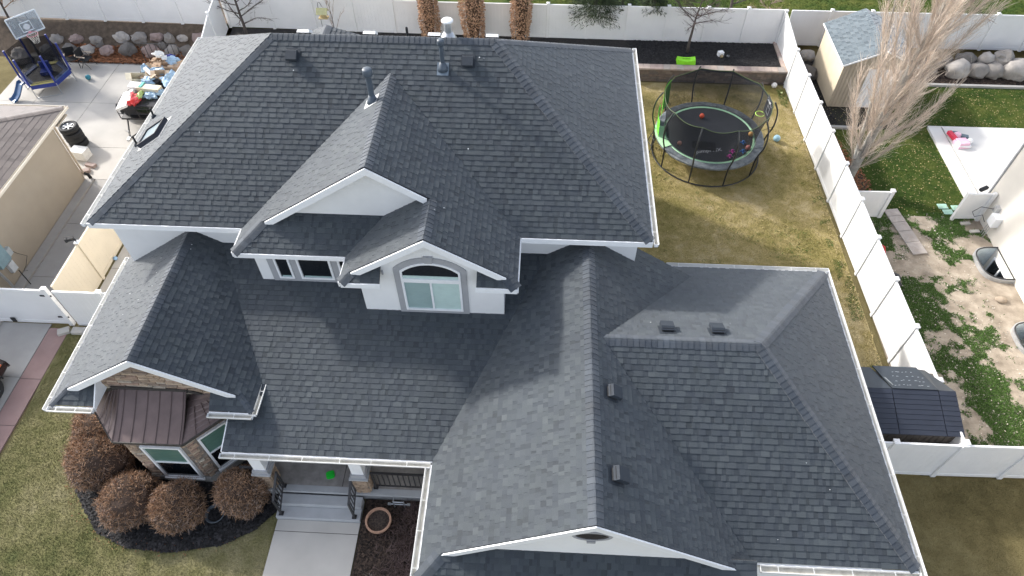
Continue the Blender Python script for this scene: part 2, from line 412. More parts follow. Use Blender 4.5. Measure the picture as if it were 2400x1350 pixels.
H = thing('house', 'large white stucco two storey house with dark slate shingle roofs, front gable and stone bay', 'house', (-4, 12, 0))
RN = random.Random(3)
S1 = .646
mainF = Plane(0, S1, 5.4-S1*12.17, [[(-11.88, 12.17), (-7.72, 12.17), (-4.07, 15.82), (-4.07, 16.66), (-7.38, 16.66)],
                                    [(-4.07, 15.82), (-.45, 12.19), (-.43, 12.17), (2.95, 12.17), (-1.35, 16.66), (-4.07, 16.66)]], (0, 12.17))
mainL = Plane(S1*.998, 0, 5.4+S1*11.88, [[(-11.88, 12.17), (-7.38, 16.66), (-11.88, 21.15)]], (-11.88, 0))
mr = (5.4+S1*4.49-5.4)/(2.95+1.35)
mainR = Plane(-mr, 0, 5.4+mr*2.95, [[(2.95, 12.17), (2.95, 21.15), (-1.35, 16.66)]], (2.95, 0))
mainB = Plane(0, -S1, 5.4+S1*21.15, [[(-11.88, 21.15), (-7.38, 16.66), (-1.35, 16.66), (2.95, 21.15)]], (0, 21.15))
rearL = Plane(S1, 0, 6.80+S1*6.9, [[(-9.3, 20.9), (-9.3, 21.1), (-6.9, 19.75), (-6.9, 18.4)]], (-9.3, 0))
rearR = Plane(-S1*.5, 0, 6.80-S1*.5*6.9, [[(-6.9, 18.4), (-6.9, 19.75), (-2.1, 19.9), (-2.1, 19.7)]], (-2.1, 0))
d1L = Plane(S1, 0, 10.379, [[(-7.72, 12.157), (-7.72, 11.3), (-7.06, 11.96), (-7.06, 12.817)], [(-7.06, 11.96), (-4.07, 12.0), (-4.07, 15.807), (-7.06, 12.817)]], (-7.72, 0))
d1P = Plane(0, S1, 5.4-S1*11.3, [[(-7.72, 11.3), (-4.8, 11.3), (-3.9, 12.2), (-6.82, 12.2)]], (0, 11.3))
dR = Plane(-S1, 0, 5.121, [[(-4.07, 12.0), (-2.62, 12.0), (-2.62, 14.358), (-4.07, 15.808)], [(-2.62, 10.65), (-.65, 10.65), (-.65, 12.388), (-2.62, 14.358)], [(-.65, 10.65), (-.45, 10.45), (-.45, 12.188), (-.65, 12.388)]], (-.45, 0))
d2L = Plane(S1, 0, 8.503, [[(-4.8, 11.303), (-4.8, 10.45), (-4.6, 10.65), (-4.6, 11.503)], [(-4.6, 10.65), (-2.62, 10.65), (-2.62, 12.2), (-3.903, 12.2), (-4.6, 11.503)]], (-4.8, 0))
d2PL = Plane(0, S1, 5.4-S1*10.45, [[(-4.8, 10.45), (-3.82, 10.45), (-3.82, 10.86), (-4.39, 10.86)]], (0, 10.45))
d2PR = Plane(0, S1, 5.4-S1*10.45, [[(-1.44, 10.45), (-.45, 10.45), (-.86, 10.86), (-1.44, 10.86)]], (0, 10.45))
S2 = .66
ctr = Plane(0, .325, .265, [[(-7.6, 7.2), (-2.35, 7.2), (.29, 12.57), (-7.6, 12.57)], [(-7.6, 10.28), (-7.6, 12.57), (-8.73, 12.57)]], (0, 7.2))
lL = Plane(S2, 0, 11.09, [[(-12.05, 12.95), (-12.05, 7.98), (-11.7, 8.33), (-11.7, 12.95)], [(-11.7, 8.33), (-9.47, 8.33), (-9.47, 12.57), (-11.7, 12.57)]], (-12.05, 0))
lR = Plane(-S2, 0, -1.41, [[(-9.47, 8.33), (-7.25, 8.33), (-7.25, 9.571), (-8.73, 12.57), (-9.47, 12.57)], [(-7.25, 8.33), (-6.92, 8.0), (-6.92, 8.9), (-7.25, 9.571)]], (-6.92, 0))
lPL = Plane(0, S2, 3.137-S2*7.98, [[(-12.05, 7.98), (-10.92, 7.98), (-10.92, 8.6), (-11.43, 8.6)]], (0, 7.98))
lPR = Plane(0, S2, 3.157-S2*8.0, [[(-8.0, 8.0), (-6.92, 8.0), (-7.52, 8.6), (-8.0, 8.6)]], (0, 8.0))
gL = Plane(S2, 0, 4.159, [[(-2.35, 7.207), (-2.35, 4.4), (-1.85, 4.9), (-1.85, 8.222)], [(-1.85, 4.9), (1.35, 4.9), (1.35, 12.57), (.29, 12.57), (-1.85, 8.222)]], (-2.35, 0))
gR = Plane(-S2, 0, 5.941, [[(1.35, 4.9), (5.05, 4.9), (5.05, 5.15), (1.64, 9.48), (1.35, 9.48)], [(1.35, 9.48), (1.64, 9.48), (4.53, 13.15), (1.35, 13.15)]], (5.05, 0))
gF = Plane(0, .52, -.07, [[(5.05, 5.15), (8.65, 5.15), (5.36, 9.48), (1.64, 9.48)]], (0, 5.15))
gB = Plane(0, -.52, 9.79, [[(1.64, 9.48), (5.36, 9.48), (8.65, 13.82), (5.06, 13.82)], [(3.9, 13.15), (4.53, 13.15), (5.06, 13.82), (3.9, 13.82)]], (0, 13.82))
mh = (4.86-2.608)/(8.65-5.36)
gH = Plane(-mh, 0, 2.608+mh*8.65, [[(8.65, 5.15), (8.65, 13.82), (5.36, 9.48)]], (8.65, 0))
gP = Plane(0, S2, 2.608-S2*4.4, [[(-2.35, 4.4), (5.0, 4.4), (5.0, 5.04), (-1.71, 5.04)]], (0, 4.4))
ALL = [mainF, mainL, mainR, mainB, rearL, rearR, d1L, d1P, dR, d2L, d2PL, d2PR, ctr, lL, lR, lPL, lPR, gL, gR, gF, gB, gH, gP]
dk = MB()
for p in ALL: p.deck(dk, .07)
roof = dk.build('roof', DECK, H)
tabs = []
for p in ALL: tabs += p.tabs(RN)
lay(tabs, 'shingle', 'shingle_field', SH, roof)
def P3(pl_, x, y): return Vector((x, y, pl_.z(x, y)))
cp = []
def cap_line(a, b, A, B, **k): cp.extend(caps(a, b, A.n, B.n, RN, **k))
rz = mainF.z(0, 16.66)
cap_line((-11.86, 12.19, 5.41), (-7.38, 16.66, rz), mainF, mainL); cap_line((2.93, 12.19, 5.41), (-1.35, 16.66, rz), mainF, mainR)
cap_line((-11.86, 21.13, 5.41), (-7.38, 16.66, rz), mainB, mainL); cap_line((2.93, 21.13, 5.41), (-1.35, 16.66, rz), mainB, mainR)
cap_line((-1.35, 16.66, rz), (-7.38, 16.66, rz), mainF, mainB); cap_line((-6.9, 19.75, 6.80), (-6.9, 18.5, 6.80), rearL, rearR)
cap_line((-4.07, 12.0, d1L.z(-4.07, 0)), (-4.07, 15.82, d1L.z(-4.07, 0)), d1L, dR)
cap_line((-7.72, 11.3, 5.4), (-7.0, 12.02, 5.865), d1L, d1P); cap_line((-2.62, 10.65, 6.812), (-2.62, 12.0, 6.812), d2L, dR)
cap_line((-4.8, 10.45, 5.4), (-4.52, 10.73, 5.58), d2L, d2PL); cap_line((-.45, 10.45, 5.41), (-.73, 10.73, 5.59), dR, d2PR)
cap_line((-9.47, 8.33, 4.84), (-9.47, 12.55, 4.84), lL, lR)
cap_line((-12.05, 7.98, 3.14), (-11.6, 8.43, 3.435), lL, lPL, width=.10); cap_line((-6.92, 8.0, 3.157), (-7.35, 8.43, 3.44), lR, lPR, width=.08)
cap_line((1.35, 4.9, 5.05), (1.35, 12.55, 5.05), gL, gR); cap_line((-2.35, 4.4, 2.608), (-1.9, 4.85, 2.905), gL, gP)
cap_line((8.63, 5.17, 2.62), (5.36, 9.48, 4.862), gF, gH); cap_line((8.63, 13.8, 2.62), (5.36, 9.48, 4.862), gB, gH)
cap_line((5.36, 9.48, 4.86), (1.64, 9.48, 4.86), gF, gB)
lay(cp, 'cap_shingle', 'cap_shingle_field', SHCAP, roof)

# ------------------------------------------------------------------ walls
def wall(pts, off, mat=STUCCO, name='wall', lab=None):
    m = MB(); m.prism(pts, off); o = m.build(name, mat, H)
    if lab: o['label'] = lab
    return o
E_ = -.06
wall([(-11.65, 12.57, 0), (-11.65, 12.57, 5.32), (2.68, 12.57, 5.32), (2.68, 12.57, 0)], (0, .2, 0))
wall([(-11.65, 12.772, 0), (-11.65, 12.772, 5.32), (-11.65, 20.7, 5.32), (-11.65, 20.7, 0)], (.2, 0, 0))
wall([(2.68, 12.772, 0), (2.68, 12.772, 5.32), (2.68, 20.7, 5.32), (2.68, 20.7, 0)], (-.2, 0, 0))
wall([(-11.65, 20.702, 0), (-11.65, 20.702, 5.32), (2.68, 20.702, 5.32), (2.68, 20.702, 0)], (0, .15, 0))
wall([(-6.82, 12.2, 5.9), (-3.9, 12.2, 5.9), (-2.66, 12.2, 6.72), (-4.07, 12.2, 7.66)], (0, .15, 0), lab='plain white triangular gable wall')
wall([(-7.39, 11.58, 3.9), (-7.39, 11.58, 5.5), (-4.46, 11.58, 5.5), (-4.46, 11.58, 3.9)], (0, .15, 0))
wall([(-7.39, 11.732, 3.9), (-7.39, 11.732, 5.6), (-7.39, 12.568, 5.6), (-7.39, 12.568, 3.9)], (.15, 0, 0))
D2W = [(-4.46, 3.6), (-4.46, 5.45), (-4.2, 5.66), (-2.62, 6.66), (-1.0, 5.62), (-.80, 5.45), (-.80, 3.6)]
wall([(x, 10.87, z) for x, z in D2W], (0, .15, 0), lab='white gabled dormer wall around the arched window')
wall([(-4.46, 11.022, 3.6), (-4.46, 11.022, 5.5), (-4.46, 11.578, 5.5), (-4.46, 11.578, 3.6)], (.15, 0, 0))
wall([(-.80, 11.022, 3.6), (-.80, 11.022, 5.5), (-.80, 12.568, 5.5), (-.80, 12.568, 3.6)], (-.15, 0, 0))
wall([(-1.8, 5.02, 2.75), (4.5, 5.02, 2.75), (1.35, 5.02, 4.93)], (0, .15, 0), lab='white triangular garage gable wall')
wall([(-2.1, 5.5, 0), (8.4, 5.5, 0), (8.4, 5.5, 2.6), (-2.1, 5.5, 2.6)], (0, .15, 0))
wall([(-2.1, 5.652, 0), (-2.1, 12.568, 0), (-2.1, 12.568, 2.6), (-2.1, 5.652, 2.6)], (.15, 0, 0))
wall([(8.4, 5.652, 0), (8.4, 13.55, 0), (8.4, 13.55, 2.55), (8.4, 5.652, 2.55)], (-.15, 0, 0))
wall([(2.682, 13.4, 0), (8.248, 13.4, 0), (8.248, 13.4, 2.7), (2.682, 13.4, 2.7)], (0, .15, 0))
wall([(-11.65, 8.6, 0), (-11.65, 12.568, 0), (-11.65, 12.568, 3.2), (-11.65, 8.6, 3.2)], (.2, 0, 0))
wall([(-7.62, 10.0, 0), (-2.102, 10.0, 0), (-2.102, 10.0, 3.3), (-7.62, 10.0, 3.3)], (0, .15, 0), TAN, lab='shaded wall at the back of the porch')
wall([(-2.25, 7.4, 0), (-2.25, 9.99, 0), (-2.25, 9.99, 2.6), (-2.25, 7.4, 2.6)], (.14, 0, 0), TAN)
# soffit return end caps
wall([(-10.918, 7.95, 3.06), (-10.918, 8.59, 3.06), (-10.918, 8.59, 3.52), (-10.918, 8.46, 3.56), (-10.918, 7.95, 3.16)], (.03, 0, 0), WHITE, 'end_board')
# porch ceiling
wall([(-7.5, 7.35, 2.45), (-2.3, 7.35, 2.45), (-2.3, 9.98, 2.45), (-7.5, 9.98, 2.45)], (0, 0, .04), WHITE, 'porch_ceiling')
wall([(-7.55, 7.3, 2.18), (-2.3, 7.3, 2.18), (-2.3, 7.3, 2.5), (-7.55, 7.3, 2.5)], (0, .25, 0), WHITE, 'porch_beam')

# ------------------------------------------------------------------ fascia and rake boards
def bd(name, p0, p1, h, out, th=.03, drop=.012, mat=WHITE):
    m = MB(); board(m, p0, p1, h, th, out, drop); return m.build(name, mat, H)
F_ = (0, -1, 0)
bd('fascia_board', (-11.9, 12.16, 5.4), (-7.60, 12.16, 5.4), .17, F_); bd('fascia_board', (-.45, 12.16, 5.4), (2.97, 12.16, 5.4), .17, F_)
bd('fascia_board', (-7.70, 11.29, 5.4), (-4.83, 11.29, 5.4), .15, F_); bd('fascia_board', (-4.78, 10.44, 5.4), (-3.8, 10.44, 5.4), .15, F_)
bd('fascia_board', (-1.46, 10.44, 5.4), (-.44, 10.44, 5.4), .15, F_)
bd('fascia_board', (-.44, 10.45, 5.4), (-.44, 12.15, 5.4), .16, (1, 0, 0)); bd('fascia_board', (-7.73, 11.3, 5.4), (-7.73, 12.15, 5.4), .16, (-1, 0, 0))
bd('fascia_board', (-4.81, 10.45, 5.4), (-4.81, 11.28, 5.4), .16, (-1, 0, 0))
bd('fascia_board', (-7.61, 7.2, 2.6), (-7.61, 8.55, 3.04), .15, (-1, 0, 0))
bd('fascia_board', (8.66, 5.2, 2.6), (8.66, 13.8, 2.6), .15, (1, 0, 0)); bd('fascia_board', (4.0, 13.83, 2.6), (8.6, 13.83, 2.6), .15, (0, 1, 0))
bd('fascia_board', (5.0, 5.14, 2.6), (8.65, 5.14, 2.6), .15, F_); bd('fascia_board', (2.96, 12.2, 5.4), (2.96, 21.1, 5.4), .15, (1, 0, 0))
bd('fascia_board', (-11.89, 12.2, 5.4), (-11.89, 21.1, 5.4), .15, (-1, 0, 0)); bd('fascia_board', (-12.06, 8.0, 3.13), (-12.06, 12.9, 3.13), .15, (-1, 0, 0))
bd('fascia_board', (-7.6, 7.19, 2.6), (-2.36, 7.19, 2.6), .15, F_); bd('fascia_board', (-2.36, 4.5, 2.6), (-2.36, 7.1, 2.6), .15, (-1, 0, 0))
bd('fascia_board', (-12.0, 7.97, 3.13), (-10.93, 7.97, 3.13), .15, F_); bd('fascia_board', (-8.0, 7.99, 3.15), (-6.95, 7.99, 3.15), .15, F_)
def rake(name, pk, l, r, h=.2):
    y = pk[1]
    bd(name, (pk[0], y, pk[2]), (l[0], l[1], l[2]), h, F_, .035, .02); bd(name, (pk[0], y, pk[2]), (r[0], r[1], r[2]), h, F_, .035, .02)
rake('rake_board', (-4.07, 11.99, d1L.z(-4.07, 0)), (-6.93, 11.95, d1L.z(-6.93, 0)), (-2.70, 11.97, dR.z(-2.70, 0)))
rake('rake_board', (-2.62, 10.64, 6.812), (-4.52, 10.64, d2L.z(-4.52, 0)), (-.72, 10.64, dR.z(-.72, 0)))
rake('rake_board', (-9.47, 8.32, 4.84), (-11.62, 8.32, lL.z(-11.62, 0)), (-7.35, 8.32, lR.z(-7.35, 0)), .22)
rake('rake_board', (1.35, 4.89, 5.05), (-1.85, 4.89, gL.z(-1.85, 0)), (4.85, 4.89, gR.z(4.85, 0)), .2)
def soffit(a, b, back):   # underside of the gable overhangs
    m = MB(); m.prism([a, b, (b[0], back, b[2]), (a[0], back, a[2])], (0, 0, -.02)); m.build('soffit', WHITE, H)
for pk, e, back in (((-4.07, 12.0, 7.63), (-6.8, 12.0, 5.86), 12.2), ((-4.07, 12.0, 7.63), (-2.75, 12.0, 6.78), 12.2), ((-2.62, 10.66, 6.7), (-4.5, 10.66, 5.48), 10.87), ((-2.62, 10.66, 6.7), (-.75, 10.66, 5.49), 10.87), ((-9.47, 8.33, 4.74), (-11.6, 8.33, 3.33), 8.6), ((-9.47, 8.33, 4.74), (-7.4, 8.33, 3.37), 8.6), ((1.35, 4.91, 4.94), (-1.8, 4.91, 2.86), 5.02), ((1.35, 4.91, 4.94), (4.5, 4.91, 2.86), 5.02)):
    soffit(pk, e, back)

# ------------------------------------------------------------------ gutters
def gutter(p0, p1, out, wd=.125, dp=.11, step=.78, ends=True):
    p0, p1, out = Vector(p0), Vector(p1), Vector(out); d = (p1-p0); L = d.length; d.normalize(); z = Vector((0, 0, 1))
    prof = [(0, 0), (0, -dp), (wd*.75, -dp), (wd, -dp*.45), (wd, 0), (wd-.016, 0), (wd-.016, -.012), (wd-.004-.012, -dp*.45), (wd*.72, -dp+.008), (.006, -dp+.008), (.006, 0)]
    m = MB(); n = len(prof); vs = [p0+out*a+z*b for a, b in prof]+[p1+out*a+z*b for a, b in prof]
    m.add(vs, [(i, (i+1) % n, (i+1) % n+n, i+n) for i in range(n)]+[tuple(range(n)), tuple(reversed(range(n, 2*n)))])
    g = m.build('gutter', GUT, H)
    b = MB(); b.prism([p0+out*.008-z*(dp-.011), p1+out*.008-z*(dp-.011), p1+out*(wd*.74)-z*(dp-.011), p0+out*(wd*.74)-z*(dp-.011)], (0, 0, .004)); b.build('gutter_bed', GUTIN, g)
    k = 1; s = step*.45
    while s < L-.1:
        h = MB(); c = p0+d*s; h.prism([c+out*.0-z*.006-d*.007, c+out*(wd-.01)-z*.006-d*.007, c+out*(wd-.01)-z*.006+d*.007, c-z*.006+d*.007], (0, 0, .005)); h.build('gutter_hanger', GUT, g); s += step*RN.uniform(.9, 1.1)
    if ends:
        for q, sg in ((p0, 1), (p1, -1)):
            h = MB(); h.prism([q, q+out*wd, q+out*wd-z*dp*.45, q+out*wd*.75-z*dp, q-z*dp], d*.004*sg); h.build('gutter_end', WHITE, g)
    return g
gutter((-11.925, 12.10, 5.395), (-11.925, 21.2, 5.395), (-1, 0, 0)); gutter((2.995, 12.08, 5.395), (2.995, 21.2, 5.395), (1, 0, 0), step=1.0)
gutter((-12.095, 7.85, 3.13), (-12.095, 12.95, 3.13), (-1, 0, 0), .11); gutter((-12.09, 7.935, 3.13), (-10.93, 7.935, 3.13), (0, -1, 0), step=.5)
gutter((-8.02, 7.955, 3.14), (-6.89, 7.955, 3.14), (0, -1, 0), step=1.5); gutter((-6.915, 7.95, 3.14), (-6.915, 8.88, 3.14), (1, 0, 0), step=1.5)
gutter((-7.64, 7.155, 2.595), (-2.40, 7.155, 2.595), (0, -1, 0), .13, step=.85); gutter((-2.395, 4.3, 2.595), (-2.395, 7.04, 2.595), (-1, 0, 0), .13, step=.8)
gutter((3.95, 13.865, 2.595), (8.82, 13.865, 2.595), (0, 1, 0), .125, step=.8); gutter((8.695, 5.02, 2.595), (8.695, 13.86, 2.595), (1, 0, 0), .125, step=1.0)
gutter((5.2, 5.105, 2.595), (8.69, 5.105, 2.595), (0, -1, 0), .16, step=.85)
# ------------------------------------------------------------------ windows on walls; frame given by origin, right and up axes, facing outward
class Fr:
    def __init__(s, o, r, out): s.o = Vector(o); s.r = Vector(r).normalized(); s.out = Vector(out).normalized(); s.u = Vector((0, 0, 1))
    def p(s, x, z, d=0.0): return s.o+s.r*x+s.u*z+s.out*d
    def rect(s, mb, x0, z0, x1, z1, d0, d1): mb.prism([s.p(x0, z0, d0), s.p(x1, z0, d0), s.p(x1, z1, d0), s.p(x0, z1, d0)], s.out*(d1-d0)); return mb
    def ring(s, mb, outer, inner, d0, d1):
        n = len(outer)
        for i in range(n):
            j = (i+1) % n; mb.prism([s.p(*outer[i], d0), s.p(*outer[j], d0), s.p(*inner[j], d0), s.p(*inner[i], d0)], s.out*(d1-d0))
        return mb
def rectpts(x0, z0, x1, z1): return [(x0, z0), (x1, z0), (x1, z1), (x0, z1)]
def window(fr, x0, z0, x1, z1, fw=.05, glass=DGLASS, mull=(), rail=(), d=.03, lab=None, blind=None, slats=0, sill=False):
    m = MB(); fr.ring(m, rectpts(x0, z0, x1, z1), rectpts(x0+fw, z0+fw, x1-fw, z1-fw), .004, d+.02); wdw = m.build('window', WHITE, H)
    if lab: wdw['label'] = lab
    xs = [x0+fw]+[v for q in mull for v in (q-.025, q+.025)]+[x1-fw]; zs = [z0+fw]+[v for q in rail for v in (q-.022, q+.022)]+[z1-fw]
    for q in mull: fr.rect(MB(), q-.025, z0+fw, q+.025, z1-fw, .004, d+.012).build('mullion', WHITE, wdw)
    for q in rail:
        for i in range(0, len(xs), 2): fr.rect(MB(), xs[i], q-.022, xs[i+1], q+.022, .004, d+.01).build('sash_rail', WHITE, wdw)
    for i in range(0, len(xs), 2):
        for j in range(0, len(zs), 2):
            g = glass if not isinstance(glass, (list, tuple)) else glass[(i//2+j//2*(len(xs)//2)) % len(glass)]
            fr.rect(MB(), xs[i], zs[j], xs[i+1], zs[j+1], .002, .012).build('pane', g, wdw)
            if slats and (blind is None or (i//2, j//2) in blind):
                mm = MB(); n_ = int((zs[j+1]-zs[j])/slats)
                for k in range(n_):
                    zz = zs[j]+(k+.5)*slats; fr.rect(mm, xs[i]+.01, zz-slats*.40, xs[i+1]-.01, zz+slats*.28, .0125, .0145+.002*(k % 2))
                mm.build('blind_slats', BLINDS if slats > .08 else BLINDG if (i//2) else BLINDD, wdw)
    if sill: fr.rect(MB(), x0-.03, z0-.07, x1+.03, z0-.003, .0, .08).build('sill', WHITE, wdw)
    return wdw
f1 = Fr((0, 11.58, 0), (1, 0, 0), (0, -1, 0))
# grey stucco surround built round the openings
tm = MB()
for a in ((-7.07, 4.03, -6.89, 5.28), (-6.47, 4.145, -6.29, 5.28), (-5.38, 4.145, -5.20, 5.28), (-6.89, 4.03, -4.47, 4.14)): f1.rect(tm, *a, 0.0, .025)
tm.build('window_surround', GREYTRIM, H)['label'] = 'flat grey surround of the three upper windows'
window(f1, -6.885, 4.148, -6.475, 5.24, .05, lab='narrow black upper window'); window(f1, -6.285, 4.148, -5.385, 5.24, .055, lab='wide black upper window')
window(f1, -5.195, 4.148, -4.55, 5.24, .055, lab='upper window half hidden by the dormer roof')
for a in ((-6.80, 4.20, -6.56), (-6.2, 4.21, -5.47)): f1.rect(MB(), a[0], a[1], a[2], a[1]+.05, .013, .022).build('blind_foot', BLINDD, H)
f2 = Fr((0, 10.87, 0), (1, 0, 0), (0, -1, 0))
def arc(xc, hw, zs, zt, n=14):   # points along an arch from right to left
    h = zt-zs; R = (hw*hw+h*h)/(2*h); zc = zt-R; a0 = math.asin(hw/R)
    return [(xc+R*math.sin(a0-2*a0*i/n), zc+R*math.cos(a0-2*a0*i/n)) for i in range(n+1)]
xc = -2.62; ao = arc(xc, .905, 5.53, 5.95); ai = arc(xc, .752, 5.46, 5.775); aw = arc(xc, .70, 5.42, 5.715)
tm = MB(); f2.rect(tm, xc-.915, 3.79, xc-.752, 5.46, 0, .03); f2.rect(tm, xc+.752, 3.79, xc+.905, 5.46, 0, .03); f2.rect(tm, xc-.752, 3.79, xc+.752, 3.90, 0, .03)
tm.prism([f2.p(xc+.752, 5.46), f2.p(xc+.905, 5.46), f2.p(*ao[0]), f2.p(*ai[0])], f2.out*.03); tm.prism([f2.p(xc-.915, 5.46), f2.p(xc-.752, 5.46), f2.p(*ai[-1]), f2.p(*ao[-1])], f2.out*.03)
for i in range(14): tm.prism([f2.p(*ao[i]), f2.p(*ao[i+1]), f2.p(*ai[i+1]), f2.p(*ai[i])], f2.out*.03)
sur = tm.build('window_surround', GREYTRIM, H); sur['label'] = 'grey arched surround of the dormer window'
MB().prism([f2.p(xc-.115, 6.0), f2.p(xc+.115, 6.0), f2.p(xc+.09, 5.78), f2.p(xc-.09, 5.78)], f2.out*.06).build('keystone', GREYTRIM, sur)
tm = MB(); 
for i in range(14): tm.prism([f2.p(*ai[i], .004), f2.p(*ai[i+1], .004), f2.p(*aw[i+1], .004), f2.p(*aw[i], .004)], f2.out*.045)
f2.rect(tm, xc-.752, 5.17, xc-.70, 5.42, .004, .049); f2.rect(tm, xc+.70, 5.17, xc+.752, 5.42, .004, .049)
tm.prism([f2.p(xc+.70, 5.42, .004), f2.p(xc+.752, 5.42, .004), f2.p(*ai[0], .004), f2.p(*aw[0], .004)], f2.out*.045); tm.prism([f2.p(xc-.752, 5.42, .004), f2.p(xc-.70, 5.42, .004), f2.p(*aw[-1], .004), f2.p(*ai[-1], .004)], f2.out*.045)
f2.rect(tm, xc-.752, 5.09, xc+.752, 5.17, .004, .055)
aw_ = tm.build('window', WHITE, H); aw_['label'] = 'arched top light of the dormer window'
MB().prism([f2.p(xc-.70, 5.17, .002), f2.p(xc+.70, 5.17, .002), f2.p(xc+.70, 5.42, .002)]+[f2.p(*q, .002) for q in aw[1:-1]]+[f2.p(xc-.70, 5.42, .002)], f2.out*.012).build('pane', DGLASS, aw_)
f2.rect(MB(), xc-.695, 5.175, xc+.695, 5.27, .015, .022).build('blind_head', BLINDG, aw_)
window(f2, xc-.752, 3.905, xc+.752, 5.088, .055, glass=[BLINDD, BLINDG], mull=(xc-.02,), slats=.052, lab='sliding dormer window with pale green blinds')
# garage gable louvre vent: a lens of dark slats with a sill block
f3 = Fr((0, 5.02, 0), (1, 0, 0), (0, -1, 0))
def lens(hw, up, dn, n=12): return [(1.35+hw*math.cos(PI*i/n), 4.16+up*math.sin(PI*i/n)) for i in range(n)]+[(1.35-hw*math.cos(PI*i/n), 4.16-dn*math.sin(PI*i/n)) for i in range(n)]
gv = MB(); f3.ring(gv, lens(.42, .20, .26), lens(.35, .15, .21), .002, .03); gvo = gv.build('gable_vent', GREYTRIM, H)
MB().prism([f3.p(x, z, .002) for x, z in lens(.35, .15, .21)], f3.out*.01).build('vent_screen', BRONZE, gvo)
for i in range(6): f3.rect(MB(), 1.35-.28+.05*abs(i-3), 4.00+i*.05, 1.35+.28-.05*abs(i-3), 4.02+i*.05, .013, .03).build('louvre', BRONZE, gvo)
f3.rect(MB(), 1.26, 3.80, 1.44, 3.89, .0, .05).build('vent_block', GREYTRIM, gvo)
# small grey block on the dormer wall
f2.rect(MB(), -3.83, 5.30, -3.79, 5.42, .0, .05).build('dormer_block', GREYTRIM, H)

# ------------------------------------------------------------------ stone: gable, bay and porch columns
STO = {}
for i, c in enumerate(((.42, .31, .22), (.33, .245, .18), (.48, .37, .27), (.28, .215, .17), (.38, .265, .20), (.46, .40, .32))):
    STO[i] = M('stone_%s' % ('tan', 'brown', 'buff', 'umber', 'rust', 'cream')[i], c, .9, .22, 7, bump=.6, bscale=35, dirt=.3)
MORTAR = M('mortar', (.20, .17, .145), .95, .2, 9)
NST = [0]
def stones(fr, inside, x0, x1, z0, z1, parent, ch=.095, w0=.16, w1=.5, limit=300):
    z = z0; rest = MB()
    while z < z1:
        h = ch*RN.uniform(.8, 1.25); x = x0-RN.random()*.2
        while x < x1:
            wd = RN.uniform(w0, w1); a, b, c, d = max(x, x0)+.006, min(x+wd, x1)-.006, z+.006, z+h-.006; x += wd
            if b-a < .04 or not inside((a+b)/2, (c+d)/2): continue
            pts = [(a, c), (b, c), (b, d), (a, d)]
            if not all(inside(px*.96+(a+b)/2*.04, pz*.96+(c+d)/2*.04) for px, pz in pts): 
                if b-a > .15:
                    mid = (a+b)/2
                    b = mid if inside(a, d) and inside(a, c) else b; a = mid if b != mid else a
                    if not (inside(a+.01, d-.01) and inside(b-.01, d-.01)): continue
                else: continue
            t = RN.uniform(.02, .05); m = MB() if NST[0] < limit else rest
            q = [fr.p(a, c, .0), fr.p(b, c, .0), fr.p(b, d, .0), fr.p(a, d, .0)]; r_ = .012
            f_ = [fr.p(a+r_, c+r_, t), fr.p(b-r_, c+r_, t+RN.uniform(-.008, .008)), fr.p(b-r_, d-r_, t), fr.p(a+r_, d-r_, t+RN.uniform(-.008, .008))]
            m.add(q+f_, [(4, 5, 6, 7), (0, 1, 5, 4), (1, 2, 6, 5), (2, 3, 7, 6), (3, 0, 4, 7)])
            if m is not rest: m.build('stone', STO[RN.randrange(6)], parent); NST[0] += 1
        z += h
    if rest.v: rest.build('stone_field', STO[0], parent)['kind'] = 'stuff'
def hole(x, z, rects): return any(a < x < b and c < z < d for a, c, b, d in rects)
fy = (0, -1, 0)
sw = wall([(-11.45, 8.6, 2.6), (-7.6, 8.6, 2.6), (-7.6, 8.6, 3.45), (-9.47, 8.6, 4.72), (-11.45, 8.6, 3.4)], (0, .12, 0), MORTAR, 'stone_wall', 'tan stone gable above the metal bay roof')
stones(Fr((0, 8.598, 0), (1, 0, 0), fy), lambda x, z: z < 4.70-abs(x+9.47)*.66 and z > 2.95, -11.0, -7.95, 2.95, 4.7, sw)
bay = [(-11.25, 8.6), (-10.40, 7.5), (-8.80, 7.5), (-7.70, 8.6)]
bw = MB(); bw.prism([(*p, 0) for p in bay], (0, 0, 2.6)); bwo = bw.build('stone_wall', MORTAR, H); bwo['label'] = 'projecting bay clad in ledgestone'
frF = Fr((0, 7.5, 0), (1, 0, 0), fy); WR = [(-10.03, .20, -8.93, 2.16)]
stones(frF, lambda x, z: not hole(x, z, WR) and z > .3, -10.40, -8.80, .3, 2.5, bwo)
dA = Vector((1.1, 1.1, 0)).normalized(); frR = Fr((-8.80, 7.5, 0), dA, (dA.y, -dA.x, 0)); WRR = [(.28, .38, 1.12, 2.2)]
stones(frR, lambda x, z: not hole(x, z, WRR) and z > .3, 0, 1.5, .3, 2.5, bwo)
dB = Vector((.85, -1.1, 0)).normalized(); frL = Fr((-11.25, 8.6, 0), dB, (dB.y, -dB.x, 0))
stones(frL, lambda x, z: z > .3, 0, 1.35, .3, 2.5, bwo)
def bay_window(fr, x0, z0, x1, z1, lab):
    fr.rect(MB(), x0, z0, x1, z1, .0, .02).build('window_backing', WHITE, H)
    fr2 = Fr(fr.p(0, 0, .025), fr.r, fr.out)
    window(fr2, x0, z0, x1, z1, .06, glass=[DGLASS, BLINDS], rail=((z0+z1)/2+.02,), blind=[(0, 1)], slats=.10, lab=lab, sill=True)
bay_window(frF, -10.0, .33, -8.95, 2.12, 'double hung bay window facing the shrubs'); bay_window(frR, .30, .42, 1.10, 2.18, 'slanted bay window beside the porch')
